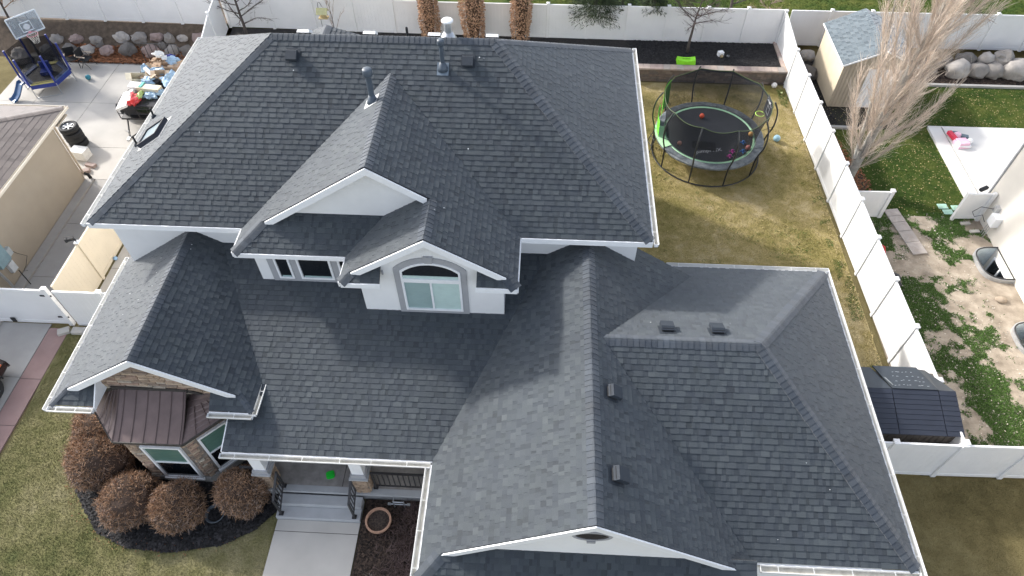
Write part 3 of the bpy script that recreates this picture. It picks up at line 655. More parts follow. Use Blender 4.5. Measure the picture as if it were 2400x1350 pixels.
# bay metal roof: centre panel and two wings with standing seams, curved like a bell
eave = [(-11.22, 8.12), (-10.43, 7.32), (-8.66, 7.32), (-7.75, 8.24)]; top = [(-11.2, 8.585), (-10.72, 8.585), (-8.75, 8.585), (-8.1, 8.585)]
ZE, ZT = 2.60, 3.12
def bell(t): return ZE+(ZT-ZE)*(.62*t+.38*t*t)
def strip(a0, a1, b0, b1, n=7, drop=0.0):
    vs = []; 
    for i in range(n+1):
        t = i/n
        for a, b in ((a0, b0), (a1, b1)): vs.append((a[0]+(b[0]-a[0])*t, a[1]+(b[1]-a[1])*t, bell(t)*1.0-drop if True else 0))
    return vs, [(2*i, 2*i+1, 2*i+3, 2*i+2) for i in range(n)]
mroot = MB(); 
c0, c1 = (-10.43, 7.32), (-8.66, 7.32); t0, t1 = (-10.55, 8.585), (-8.80, 8.585)
mr_ = MB(); v_, f_ = strip(c0, c1, t0, t1); mr_.add(v_, f_); mro = mr_.build('metal_roof', COPPER, H); mro['label'] = 'brown standing seam metal roof over the bay'
def wing(e0, e1, tip, hi, name):   # a wing between the hip (e1->hi) and the wall (e0->tip)
    vs = []; n = 7
    for i in range(n+1):
        t = i/n; z = bell(t)
        vs += [(e0[0]+(tip[0]-e0[0])*t, e0[1]+(tip[1]-e0[1])*t, ZE+(z-ZE)*(.55 if i else 1)), (e1[0]+(hi[0]-e1[0])*t, e1[1]+(hi[1]-e1[1])*t, z)]
    m = MB(); m.add(vs, [(2*i, 2*i+1, 2*i+3, 2*i+2) for i in range(n)]); m.build('metal_roof_wing', COPPER, mro); return vs
wl_ = wing((-11.22, 8.12), c0, (-11.15, 8.585), t0, 'l'); wr_ = wing(c1, (-7.75, 8.24), t1, (-8.0, 8.585), 'r')
def seam(fn, n=8):
    pts = [Vector(fn(i/n))+Vector((0, 0, .012)) for i in range(n+1)]; m = MB(); m.tube(pts, .011, 4); m.build('seam', COPPER, mro)
for k in range(6):
    s_ = .09+k*.175
    seam(lambda t, s_=s_: (c0[0]+(c1[0]-c0[0])*s_+(t0[0]-c0[0])*t*(1-s_)+(t1[0]-c1[0])*t*s_, 7.32+(8.585-7.32)*t, bell(t)))
seam(lambda t: (c0[0]+(t0[0]-c0[0])*t, 7.32+1.265*t, bell(t)+.008)); seam(lambda t: (c1[0]+(t1[0]-c1[0])*t, 7.32+1.265*t, bell(t)+.008))
def lerp3(a, b, t): return tuple(a[i]+(b[i]-a[i])*t for i in range(3))
for s_ in (.25, .5, .75): seam(lambda t, s_=s_: lerp3(lerp3(wl_[0], wl_[1], s_), lerp3(wl_[7*2-4], wl_[7*2+1], min(1, s_*.6+.4)), t), 6)
for s_ in (.3, .6, .85): seam(lambda t, s_=s_: lerp3(lerp3(wr_[0], wr_[1], s_), lerp3(wr_[10], wr_[13], s_*.7), t), 6)
m = MB()
for a, b in zip(eave, eave[1:]):
    board(m, (*a, ZE+.012), (*b, ZE+.012), .09, .02, (-(b[1]-a[1])*-1, -(b[0]-a[0]), 0))
m.build('roof_edge', BRONZE, mro)
MB().prism([(-10.72, 8.56, 3.05), (-8.76, 8.56, 3.05), (-8.76, 8.56, 3.2), (-10.72, 8.56, 3.2)], (0, -.03, 0)).build('flashing', BRONZE, mro)
MB().prism([(-8.74, 8.56, 3.05), (-8.2, 8.56, 2.82), (-8.2, 8.56, 2.9), (-8.74, 8.56, 3.2)], (0, -.025, 0)).build('flashing', BRONZE, mro)
MB().prism([(-11.2, 8.56, 2.74), (-10.74, 8.56, 3.02), (-10.74, 8.56, 3.12), (-11.2, 8.56, 2.84)], (0, -.025, 0)).build('flashing', BRONZE, mro)
MB().prism([(*p, 2.585) for p in eave]+[(-8.0, 8.59, 2.585), (-11.2, 8.59, 2.585)], (0, 0, -.03)).build('soffit', BRONZE, mro)
MB().prism([(-11.2, 8.5, 0), (-10.43, 7.45, 0), (-8.77, 7.45, 0), (-7.65, 8.55, 0)], (0, 0, .3)).build('foundation', CONCG, H)

# ------------------------------------------------------------------ porch
MB().bx((-4.3, 8.0, .51), (-2.26, 8.1, 2.44)).build('wall', M('beige_stucco', (.72, .66, .56), .9, .06, 2, bump=.3, bscale=50), H)
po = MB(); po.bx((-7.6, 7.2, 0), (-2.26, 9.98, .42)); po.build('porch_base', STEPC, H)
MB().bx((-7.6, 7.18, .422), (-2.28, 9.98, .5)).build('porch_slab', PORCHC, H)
MB().bx((-7.6, 7.12, .42), (-2.28, 7.30, .506)).build('porch_edge', STEPC, H)
MB().bx((-5.04, 7.31, .4985), (-5.02, 9.9, .5035)).build('slab_joint', JOINT, H)
for i, (y0, z) in enumerate(((6.83, .335), (6.52, .17))):
    s_ = MB().bx((-6.72, y0, 0 if i else 0), (-4.5, 7.118, z)) if False else MB().bx((-6.74, y0, 0), (-4.46, (7.118, 6.828)[i], z)); s_.build('step', STEPC, H, bevel=.012)
COLW = .17
for cx in (-6.98, -4.41):
    cst = MB().bx((cx-.19, 7.2, .508), (cx+.19, 7.56, 1.30)).build('column', MORTAR, H)
    for fr, x0, x1 in ((Fr((0, 7.2, 0), (1, 0, 0), fy), cx-.19, cx+.19), (Fr((cx+.19, 0, 0), (0, 1, 0), (1, 0, 0)), 7.2, 7.56), (Fr((cx-.19, 0, 0), (0, -1, 0), (-1, 0, 0)), -7.56, -7.2)):
        stones(fr, lambda x, z: True, x0, x1, .51, 1.28, cst, ch=.08, w0=.12, w1=.3, limit=300)
    MB().bx((cx-.25, 7.14, 1.302), (cx+.25, 7.62, 1.36)).build('column_cap', STEPC, cst); MB().bx((cx-.2, 7.19, 1.361), (cx+.2, 7.57, 1.5)).build('column_base', GREYTRIM, cst)
    MB().bx((cx-.155, 7.235, 1.501), (cx+.155, 7.525, 2.45)).build('column_shaft', WHITE, cst)
RAIL = M('railing_bronze', (.035, .034, .036), .5, .15, 8)
def railing(label, pts, hgt=.82, n=5, plates=True):
    """posts at both ends, top and bottom rails, balusters between"""
    a, b = Vector(pts[0]), Vector(pts[1]); t = thing('stair_railing', label, 'railing', tuple(a), 'dark metal railings of the porch')
    d = (b-a); L = Vector((d.x, d.y, 0)).length; rz = math.atan2(d.y, d.x); z = Vector((0, 0, 1))
    for p in (a, b):
        MB().box(p+z*(hgt/2+.02), (.05, .05, hgt+.04), rz).build('post', RAIL, t)
        if plates: MB().box(p+z*.008, (.12, .12, .014), rz).build('post_foot', RAIL, t)
    for h, w_ in ((hgt, .06), (.12, .035)):
        o = Vector((0, 0, h)); m = MB(); sd = Vector((-d.y, d.x, 0)).normalized()*w_/2
        m.prism([a+o-sd, b+o-sd, b+o+sd, a+o+sd], z*.035); m.build('rail', RAIL, t)
    for i in range(1, n): 
        p = a+d*(i/n); MB().bx(p+Vector((-.012, -.012, .156)), p+Vector((.012, .012, hgt-.002))).build('baluster', RAIL, t)
    return t
railing('slanting dark metal handrail on the left side of the front steps', ((-6.6, 7.25, .51), (-6.6, 6.62, .17)), n=6)
railing('slanting dark metal handrail on the right side of the front steps', ((-4.62, 7.25, .51), (-4.62, 6.62, .17)), n=6)
railing('level dark balustrade with many balusters between stone column and garage wall', ((-4.1, 7.33, .51), (-2.32, 7.33, .51)), n=13, hgt=.9)
railing('short dark balustrade piece left of the porch column by the bay', ((-7.55, 7.33, .51), (-7.25, 7.33, .51)), n=3, hgt=.9)

# ------------------------------------------------------------------ roof furniture: vents, pipes, skylight
def box_vent(pl_, x, y, w_=.32, h=.16, body=VENT, lidm=VENT):
    n = pl_.n; up = Vector((pl_.up[0], pl_.up[1], pl_.m)).normalized(); s_ = Vector((pl_.t[0], pl_.t[1], 0)); o = Vector((x, y, pl_.z(x, y)))+n*.012
    def q(a, b, c): return o+s_*a+up*b+n*c
    m = MB(); k = w_*.42; m.prism([q(-k, -k, 0), q(k, -k, 0), q(k, k, 0), q(-k, k, 0)], n*(h*.7)); v = m.build('roof_vent', BLKP, H)
    a = w_/2; lid = MB(); lid.add([q(-a, -a*1.15, h*.42), q(a, -a*1.15, h*.42), q(a, a, h*.42), q(-a, a, h*.42), q(-a*.96, -a*1.1, h), q(a*.96, -a*1.1, h), q(a*.96, a*.55, h), q(-a*.96, a*.55, h)],
        [(4, 5, 6, 7), (0, 1, 5, 4), (1, 2, 6, 5), (2, 3, 7, 6), (3, 0, 4, 7)]); lid.build('vent_hood', lidm, v)
    fl = MB(); fl.prism([q(-a*1.25, -a*1.1, .0), q(a*1.25, -a*1.1, .0), q(a*1.25, a*1.4, .0), q(-a*1.25, a*1.4, .0)], n*.006); fl.build('vent_flange', VENT, v)
box_vent(mainF, -6.75, 16.14, .30); box_vent(mainF, -2.02, 16.10, .30)
for x in (-6.7, -4.85, -3.05, -1.45): box_vent(mainB, x, 17.22, .34, .14, lidm=WHITE)  # lids coloured white to stand for sun glint on the glossy hoods
box_vent(gR, 1.80, 8.02, .31, .17); box_vent(gR, 1.83, 6.06, .33, .19); box_vent(gB, 3.25, 9.98, .33, .15); box_vent(gB, 4.46, 9.97, .33, .15)
def flue(x, y, z, h, r, cap_r, cap_h, mat=PIPE, boot=True, pl_=None, name='vent_pipe', capm=None, boot_r=None, fmat=None):
    m = MB(); m.lathe([(r, -.12), (r, h-cap_h*.6)], (x, y, z), 20); o = m.build(name, mat, H, smooth=False)
    c = MB(); c.lathe([(cap_r*.8, h-cap_h*1.25), (cap_r, h-cap_h), (cap_r, h-.02), (cap_r*.86, h), (cap_r*.3, h+.012)], (x, y, z), 22); c.build('pipe_cap', capm or mat, o, smooth=True)
    if boot:
        b = MB(); br = boot_r or r*1.7; b.lathe([(br*1.25, -.03), (br, .05), (r*1.05, .20)], (x, y, z), 20); b.build('pipe_boot', mat, o, smooth=True)
        if pl_: 
            n = pl_.n; up = Vector((pl_.up[0], pl_.up[1], pl_.m)).normalized(); s_ = Vector((pl_.t[0], pl_.t[1], 0)); q = Vector((x, y, pl_.z(x, y)))+n*.013; k = br*(1.25 if fmat else 1.5)
            MB().prism([q-s_*k-up*k*1.3, q+s_*k-up*k*1.3, q+s_*k+up*k, q-s_*k+up*k], n*.004).build('pipe_flange', fmat or GALV, o)
    return o
flue(-4.42, 14.84, d1L.z(-4.42, 0), .96, .075, .125, .17, pl_=d1L)
flue(-2.68, 15.94, mainF.z(0, 15.94), .84, .062, .095, .13, pl_=mainF, boot_r=.125, fmat=flat('flange_blue', (.16, .20, .24), .4))
flue(-2.62, 16.95, mainB.z(0, 16.95), .55, .105, .16, .05, mat=GALV, capm=WHITE, name='chimney_flue', boot_r=.2)
flue(-3.82, 17.3, mainB.z(0, 17.3), .32, .035, .036, .02, mat=BLKP, boot=False)
for x, y in ((-11.70, 16.50), (-11.66, 15.14)):
    zz = mainL.z(x, y); m = MB(); m.lathe([(.028, -.05), (.028, .34)], (x, y, zz), 10); o = m.build('vent_pipe', BLKP, H)
    b = MB(); b.lathe([(.085, 0), (.075, .05), (.032, .10)], (x, y, zz), 14); b.build('pipe_boot', VENT, o, smooth=True)
n = mainL.n; up = Vector((1, 0, mainL.m)).normalized(); s_ = Vector((0, -1, 0)); o = Vector((-10.95, 15.1, mainL.z(-10.95, 0)))+n*.012
def q_(a, b, c): return o+s_*a+up*b+n*c
m = MB(); A, B = .37, .42
for a0, a1, b0, b1 in ((-A, A, -B, -B+.05), (-A, A, B-.05, B), (-A, -A+.05, -B+.05, B-.05), (A-.05, A, -B+.05, B-.05)): m.prism([q_(a0, b0, 0), q_(a1, b0, 0), q_(a1, b1, 0), q_(a0, b1, 0)], n*.13)
sk = m.build('skylight', flat('skylight_frame', (.02, .025, .04), .4), H); sk['label'] = 'dark framed skylight on the left slope'
MB().prism([q_(-A+.04, -B+.04, .06), q_(A-.04, -B+.04, .06), q_(A-.04, B-.04, .06), q_(-A+.04, B-.04, .06)], n*.03).build('skylight_glass', flat('skylight_glass', (.35, .42, .45), .12, .8), sk)
MB().prism([q_(-A-.1, -B-.08, .0), q_(A+.1, -B-.08, .0), q_(A+.1, B+.1, .0), q_(-A-.1, B+.1, .0)], n*.006).build('skylight_flashing', GALV, sk)
# pale droppings and sealant dabs on the shingles
SPOT = flat('pale_spot', (.62, .64, .64), .8)
sp = MB()
for pl_, x, y in ((lL, -10.2, 11.9), (lL, -10.05, 11.3), (lL, -10.6, 10.9), (lL, -9.95, 10.8), (lL, -10.9, 11.0), (lR, -9.3, 12.1), (lR, -9.28, 11.95), (mainF, -1.6, 16.2), (mainF, -1.72, 16.22), (mainF, -1.9, 14.1), (mainF, -9.1, 14.3), (gF, 6.8, 6.6), (gF, 6.3, 7.1), (gB, 4.9, 10.4), (gB, 2.9, 10.3), (mainF, -6.7, 15.8), (dR, -2.3, 11.9), (dR, -2.5, 11.7), (gF, 5.6, 5.6), (lL, -10.7, 10.2), (lL, -10.3, 10.5), (mainL, -11.0, 14.2), (mainL, -11.2, 14.6)):
    oo = Vector((x, y, pl_.z(x, y)))+pl_.n*.016; r_ = RN.uniform(.008, .02); u_ = Vector((pl_.t[0], pl_.t[1], 0)); v_ = pl_.n.cross(u_)
    sp.prism([oo+u_*(r_*math.cos(k*PI/3)*RN.uniform(.6, 1.3))+v_*(r_*math.sin(k*PI/3)*RN.uniform(.6, 1.3)) for k in range(6)], pl_.n*.002)
sp.build('sealant_spot', SPOT, H)['kind'] = 'stuff'
# ================================================================== the ground
def sheet(name, pts, z, mat, kind='structure', n=None):
    """flat ground sheet; convex or simple polygon"""
    m = MB(); m.add([(x, y, z) for x, y in pts], [tuple(range(len(pts)))]); o = m.build(name, mat); o['kind'] = kind; return o
GT = lawn_mat('far_ground', ST_BROWN, .05, .6)
HX0, HX1, HY0, HY1 = 15.5, 16.47, 12.6, 17.6      # the ground is open where the window wells go down
gm = MB(); gm.add([(-400, -300, -.03), (400, -300, -.03), (400, HY0, -.03), (-400, HY0, -.03), (-400, HY1, -.03), (400, HY1, -.03), (400, 500, -.03), (-400, 500, -.03), (HX0, HY0, -.03), (HX0, HY1, -.03), (HX1, HY0, -.03), (HX1, HY1, -.03)],
    [(0, 1, 2, 10, 8, 3), (4, 9, 11, 5, 6, 7), (3, 8, 9, 4), (10, 2, 5, 11)]); gm.build('ground', GT)['kind'] = 'structure'
sheet('back_lawn', [(2.0, 3.0), (10.98, 3.0), (10.98, 27.3), (2.0, 27.3)], 0, LAWN['back'][0])
sheet('front_lawn', [(-15.1, -6), (-6.7, -6), (-6.7, 8.6), (-11.6, 12.5), (-15.4, 12.5), (-15.15, 9.2)], 0, LAWN['front'][0])
sheet('side_lawn', [(8.7, -2), (30, -2), (30, 8.62), (8.7, 8.62)], .004, LAWN['brown'][0])
sheet('neighbour_lawn', [(11.2, 19.1), (30, 19.1), (30, 27.6), (11.2, 27.6)], .0, LAWN['green'][0])
WELLS = ((15.95, 17.45), (12.75, 14.12)); WX = 16.465
def well_arc(y0, y1, off, n=24, ex=3.2):
    pts = []; yc = (y0+y1)/2; hw = (y1-y0)/2
    for i in range(n+1):
        a = PI*i/n; c, s_ = math.cos(a), math.sin(a); pts.append((WX-(abs(s_)**(2/ex))*(.92+off), yc-(-1 if c > 0 else 1)*(abs(c)**(2/ex))*(hw+off)))
    return pts
dm_ = MB(); flat_ = lambda ps: dm_.add([(x, y, 0) for x, y in ps], [tuple(range(len(ps)))])
for q in ([(11.2, 8.72), (HX0, 8.72), (HX0, 19.1), (11.2, 19.1)], [(HX0, 8.72), (16.7, 8.72), (16.7, 12.75), (HX0, 12.75)], [(HX0, 14.12), (16.7, 14.12), (16.7, 15.95), (HX0, 15.95)], [(HX0, 17.45), (16.7, 17.45), (16.7, 19.1), (HX0, 19.1)]): flat_(q)
for y0, y1 in WELLS:
    a_ = well_arc(y0, y1, 0); yc_ = (y0+y1)/2; flat_([(HX0, yc_), *reversed(a_[:13]), (HX0, y1)][::-1]); flat_([(HX0, yc_), *a_[12:], (HX0, y0)])
dm_.build('dirt_yard', DIRT)['kind'] = 'structure'
sheet('far_lawn', [(-30, 30.2), (60, 30.2), (60, 60), (-30, 60)], .55, LAWN['green'][0])
sheet('mulch_strip', [(11.2, 24.3), (15.2, 24.3), (15.2, 29.8), (11.2, 29.8)], .006, MULCH)
sheet('leafy_soil', [(11.25, 20.2), (12.3, 19.6), (12.9, 20.9), (12.4, 22.6), (12.2, 24.2), (11.25, 24.2)], .008, MULCHB)
sheet('mulch_bed', [(15.2, 27.62), (30, 27.62), (30, 29.8), (15.2, 29.8)], .006, MULCHB)
def slope_sheet(name, pts, mat, kind='structure'):
    m = MB(); m.add(pts, [tuple(range(len(pts)))]); o = m.build(name, mat); o['kind'] = kind; return o
slope_sheet('soil_bank', [(-30, 28.05, .01), (-15.2, 28.05, .01), (-15.2, 29.6, .98), (-15.2, 33, 1.0), (-30, 33, 1.15), (-30, 29.6, 1.12)], SOIL)
slope_sheet('rear_bed', [(-15.05, 28.2, .55), (4.3, 28.2, .55), (4.3, 29.85, .58), (-15.05, 29.85, .72)], MULCH)
MB().bx((-15.0, 28.0, -.02), (4.3, 28.19, .6)).build('bed_wall', CONCG)['kind'] = 'structure'
sheet('raised_mulch_bed', [(4.0, 27.78), (10.78, 27.78), (10.78, 29.84), (4.0, 29.84)], .56, MULCH)
sheet('patchy_side_lawn', [(-30, 22), (-24.3, 22), (-24.3, 28.1), (-30, 28.1)], .0, LAWN['brown'][0])
# front mulch bed beside the bay and the one by the walk
mb1 = [(-13.1, 9.6), (-13.0, 8.3), (-12.52, 7.04), (-12.01, 6.46), (-11.41, 5.91), (-10.45, 5.56), (-9.3, 5.5), (-8.02, 5.75), (-7.23, 6.2), (-6.76, 6.78), (-6.76, 7.3), (-8, 8.5), (-11.4, 9.2), (-11.65, 9.6)]
sheet('mulch_bed', mb1, .010, MULCH); sheet('mulch_bed', [(-4.44, 2.6), (-2.1, 2.6), (-2.1, 7.2), (-4.44, 7.2)], .010, MULCHB)
# concrete slabs: single slabs parted by dark joints
def slabs(name, xs, ys, z, mat, skew=0.0, jit=.0, part='slab', th=.06, x_at=None):
    r = MB(); r.add([(xs[0], ys[0], z-.012), (xs[-1], ys[0], z-.012), (xs[-1], ys[-1], z-.012), (xs[0], ys[-1], z-.012)], [(0, 1, 2, 3)])
    root = r.build(name, JOINT); root['kind'] = 'structure'
    g = .009
    for i in range(len(xs)-1):
        for j in range(len(ys)-1):
            MB().bx((xs[i]+g, ys[j]+g, z-.05), (xs[i+1]-g, ys[j+1]-g, z+RN.uniform(-.002, .002))).build(part, mat, root)
    return root
slabs('side_driveway', [-24.4, -22.6, -20.03, -17.1, -15.12], [19.66, 21.6, 24.6, 28.12], .012, CONC)
slabs('side_driveway', [-17.62, -15.22], [12.7, 14.6, 17.2, 19.66], .012, CONCG)
slabs('side_path', [-15.02, -11.5], [12.62, 15.1, 18.0, 21.0, 24.0, 28.0], .012, CONC)
slabs('front_driveway', [-24, -19.0, -15.95], [-2, 3, 6.2, 10.55, 12.62], .010, CONCG); slabs('driveway_border', [-15.94, -15.25], [-2, 4.2, 8.9, 10.5, 12.45], .016, CONCR)
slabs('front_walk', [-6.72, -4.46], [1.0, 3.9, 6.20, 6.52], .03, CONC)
MB().bx((-17.98, 6, -.02), (-17.63, 19.6, .07)).build('footing_strip', CONCG)['kind'] = 'structure'
patio = slabs('patio', [16.9, 20.5], [19.2, 22.3, 24.45], .13, CONCW, th=.12); MB().bx((16.34, 19.2, -.02), (16.88, 24.5, .10)).build('patio_edge', CONCW, patio)
MB().bx((16.34, 24.455, -.02), (20.5, 24.5, .12)).build('patio_edge', CONCW, patio)
def curb(pts, name='curb', w_=.14, h=.1, mat=CONCG):
    m = MB()
    for a, b in zip(pts, pts[1:]):
        d = Vector((b[0]-a[0], b[1]-a[1], 0)).normalized(); s_ = Vector((-d.y, d.x, 0))*w_/2; p, q = Vector((*a, -.02)), Vector((*b, -.02)); m.prism([p-s_, q-s_, q+s_, p+s_], (0, 0, h+.02))
    o = m.build(name, mat); o['kind'] = 'structure'; return o
curb([(14.2, 27.75), (17.9, 27.62), (30, 27.6)]); curb([(11.3, 24.35), (13.2, 24.3)])

# grass blades as many small triangles
def field(name, pts, n, mat, hgt=(.010, .030), wd=.008, z=0.0, keep=None, parent=None, lean=.8):
    xs = [p[0] for p in pts]; ys = [p[1] for p in pts]; P = RNG.uniform((min(xs), min(ys)), (max(xs), max(ys)), (n, 2))
    ins = np.zeros(n, bool); j = len(pts)-1
    for i in range(len(pts)):
        xi, yi = pts[i]; xj, yj = pts[j]
        c = ((yi > P[:, 1]) != (yj > P[:, 1])) & (P[:, 0] < (xj-xi)*(P[:, 1]-yi)/((yj-yi) if yj != yi else 1e-9)+xi); ins ^= c; j = i
    P = P[ins]
    if keep: P = P[keep(P)]
    n = len(P); a = RNG.uniform(0, 2*PI, n); h = RNG.uniform(*hgt, n); l = RNG.uniform(.2, lean, n)*h*1.6; b = RNG.uniform(0, 2*PI, n); w_ = wd*RNG.uniform(.6, 1.4, n)
    V = np.zeros((n, 3, 3)); V[:, 0] = np.c_[P[:, 0]-np.cos(a)*w_, P[:, 1]-np.sin(a)*w_, np.full(n, z)]; V[:, 1] = np.c_[P[:, 0]+np.cos(a)*w_, P[:, 1]+np.sin(a)*w_, np.full(n, z)]
    V[:, 2] = np.c_[P[:, 0]+np.cos(b)*l, P[:, 1]+np.sin(b)*l, z+h]
    return fast_mesh(name, V.reshape(-1, 3), np.arange(n*3).reshape(-1, 3), mat, parent, kind='stuff')
def stuff(o, label, cat): tag(o, label, cat); return o
stuff(field('grass', [(2.8, 9), (10.95, 9), (10.95, 27.2), (2.8, 27.2)], 260000, LAWN['back'][1]), 'yellowing winter grass of the back yard around the trampoline', 'grass')
stuff(field('grass', [(-15.1, 4.2), (-6.7, 4.2), (-6.76, 6.7), (-8, 5.7), (-10.4, 5.5), (-12.1, 6.4), (-12.9, 8), (-12.2, 12.4), (-15.2, 12.4)], 170000, LAWN['front'][1]), 'soft green and straw coloured grass of the front lawn', 'grass')
stuff(field('grass', [(8.8, 3.8), (17, 3.8), (17, 8.6), (8.8, 8.6)], 80000, LAWN['brown'][1]), 'dull brown olive grass in front of the lower right fence', 'grass')
stuff(field('grass', [(11.3, 19.1), (22, 19.1), (22, 27.5), (11.3, 27.5)], 130000, LAWN['green'][1], keep=lambda P: ~((P[:, 0] > 16.3) & (P[:, 1] < 24.5))), 'dark green grass beside the white patio', 'grass')
stuff(field('grass', [(-2, 30.6), (28, 30.6), (28, 36), (-2, 36)], 60000, LAWN['green'][1], z=.55, wd=.03), 'green grass beyond the back fence', 'grass')
# clover patches on the bare dirt
def np_noise(P, s, seed): return np.array([vn(x, y, s, seed) for x, y in P])
def clov(P):
    v = np_noise(P, .62, 3.3); v2 = np_noise(P, 2.6, 9.1); e = v+.45*v2+RNG.normal(0, .09, len(P))
    return e+np.clip((P[:, 1]-9)*-.02+.12, -.2, .2)-np.clip((P[:, 0]-15.2)*.35, 0, .6) > .0
DY = [(11.3, 8.8), (16.5, 8.8), (16.5, 19.3), (11.3, 19.3)]
stuff(field('clover', DY, 300000, CLOVER, hgt=(.012, .045), wd=.017, keep=clov), 'bright green clover patches spreading over the bare dirt yard', 'clover')
stuff(field('clover', [(10.5, 9.5), (10.95, 9.5), (10.95, 27), (10.5, 27)], 12000, CLOVER, hgt=(.02, .045), wd=.010, keep=lambda P: np_noise(P, 1.1, 5.5) > .25), 'dark green weed tufts along the foot of the side fence', 'weeds')
stuff(field('weeds', [(3.2, 13.9), (10.4, 13.9), (10.4, 26.5), (3.2, 26.5)], 14000, CLOVER, hgt=(.02, .05), wd=.012, keep=lambda P: np_noise(P, .9, 15.5) > .42), 'small green weed patches in the yellow back lawn', 'weeds')
# litter: fallen leaves and chips
def litter(name, pts, n, mat, size=(.02, .05), z=.02, keep=None, zfn=None, curl=.02):
    xs = [p[0] for p in pts]; ys = [p[1] for p in pts]; P = RNG.uniform((min(xs), min(ys)), (max(xs), max(ys)), (n, 2))
    ins = np.zeros(n, bool); j = len(pts)-1
    for i in range(len(pts)):
        xi, yi = pts[i]; xj, yj = pts[j]
        c = ((yi > P[:, 1]) != (yj > P[:, 1])) & (P[:, 0] < (xj-xi)*(P[:, 1]-yi)/((yj-yi) if yj != yi else 1e-9)+xi); ins ^= c; j = i
    P = P[ins]
    if keep: P = P[keep(P)]
    n = len(P); a = RNG.uniform(0, 2*PI, n); s_ = RNG.uniform(*size, n); q = s_*RNG.uniform(.35, .9, n); zz = z+RNG.uniform(0, curl, n)+(zfn(P) if zfn else 0)
    V = np.zeros((n, 4, 3))
    for k, (c1, c2) in enumerate(((-1, -1), (1, -1), (1, 1), (-1, 1))):
        V[:, k, 0] = P[:, 0]+c1*s_*np.cos(a)-c2*q*np.sin(a); V[:, k, 1] = P[:, 1]+c1*s_*np.sin(a)+c2*q*np.cos(a); V[:, k, 2] = zz+RNG.uniform(0, curl, n)
    return fast_mesh(name, V.reshape(-1, 3), np.arange(n*4).reshape(-1, 4), mat, None, k=4, kind='stuff')
stuff(litter('leaf_litter', [(5.2, 14), (10.9, 14), (10.9, 22), (3.6, 27.2), (3.3, 21)], 2200, LITTER, (.008, .022), .035), 'small pale fallen leaves on the back lawn', 'leaves')
stuff(litter('leaf_litter', [(11.3, 19.3), (21.8, 19.3), (21.8, 27.4), (11.3, 27.4)], 4200, LITTER, (.009, .024), .035, keep=lambda P: ~((P[:, 0] > 16.3) & (P[:, 1] < 24.5))), 'yellow fallen leaves on the dark green neighbour lawn', 'leaves')
stuff(litter('leaf_litter', [(11.3, 19.4), (12.6, 19.6), (13.0, 20.8), (12.3, 24), (11.3, 24)], 1800, LITTERR, (.02, .05), .02), 'brown leaves round the poplar trunk', 'leaves')
stuff(litter('leaf_litter', [(-22.6, 27.7), (-16, 27.6), (-16, 28.5), (-22.6, 28.6)], 5200, LITTERR, (.03, .065), .02, zfn=lambda P: np.clip(P[:, 1]-28.05, 0, 1)*.63, curl=.06), 'heap of rust brown leaves along the boulder wall', 'leaves')
stuff(litter('leaf_litter', [(10.7, 9.5), (10.98, 9.5), (10.98, 26), (10.7, 26)], 700, LITTER, (.014, .03), .03), 'dry leaves blown against the fence foot', 'leaves')
stuff(litter('stones', DY, 2200, M('pebble', (.4, .36, .3), .9, .3, 5, island=.5), (.008, .028), .005, keep=lambda P: P[:, 0] < 15.45), 'small pebbles scattered over the dirt', 'pebbles')
stuff(litter('mulch_chips', [(4.0, 27.8), (10.7, 27.8), (10.7, 29.8), (4.0, 29.8)], 26000, CHIP, (.015, .05), .565, curl=.03), 'black bark mulch of the raised bed', 'mulch')
stuff(litter('mulch_chips', mb1, 30000, CHIP, (.015, .045), .02, curl=.03), 'black bark mulch under the round shrubs', 'mulch')
stuff(litter('mulch_chips', [(-4.4, 4.2), (-2.4, 4.2), (-2.4, 7.15), (-4.4, 7.15)], 12000, CHIPB, (.012, .04), .02, curl=.03), 'dark brown bark mulch beside the front walk', 'mulch')
stuff(litter('mulch_chips', [(11.3, 24.4), (12.6, 24.4), (12.6, 29.6), (11.3, 29.6)], 7000, CHIP, (.015, .045), .012, curl=.03), 'black mulch beside the tan shed', 'mulch')
stuff(litter('mulch_chips', [(15.2, 27.7), (24, 27.7), (24, 29.8), (15.2, 29.8)], 20000, CHIPB, (.02, .05), .012, curl=.04), 'brown mulch below the far right boulders', 'mulch')
stuff(litter('leaf_litter', [(-12.95, 7.2), (-12.3, 6.3), (-11.4, 5.7), (-10.4, 5.35), (-9.3, 5.35), (-8, 5.6), (-7.2, 6.1), (-8, 6.0), (-10.4, 5.8), (-12.0, 6.8), (-12.6, 7.6)], 900, LITTERR, (.006, .016), .03), 'reddish leaf bits on the rim of the mulch bed', 'leaves')

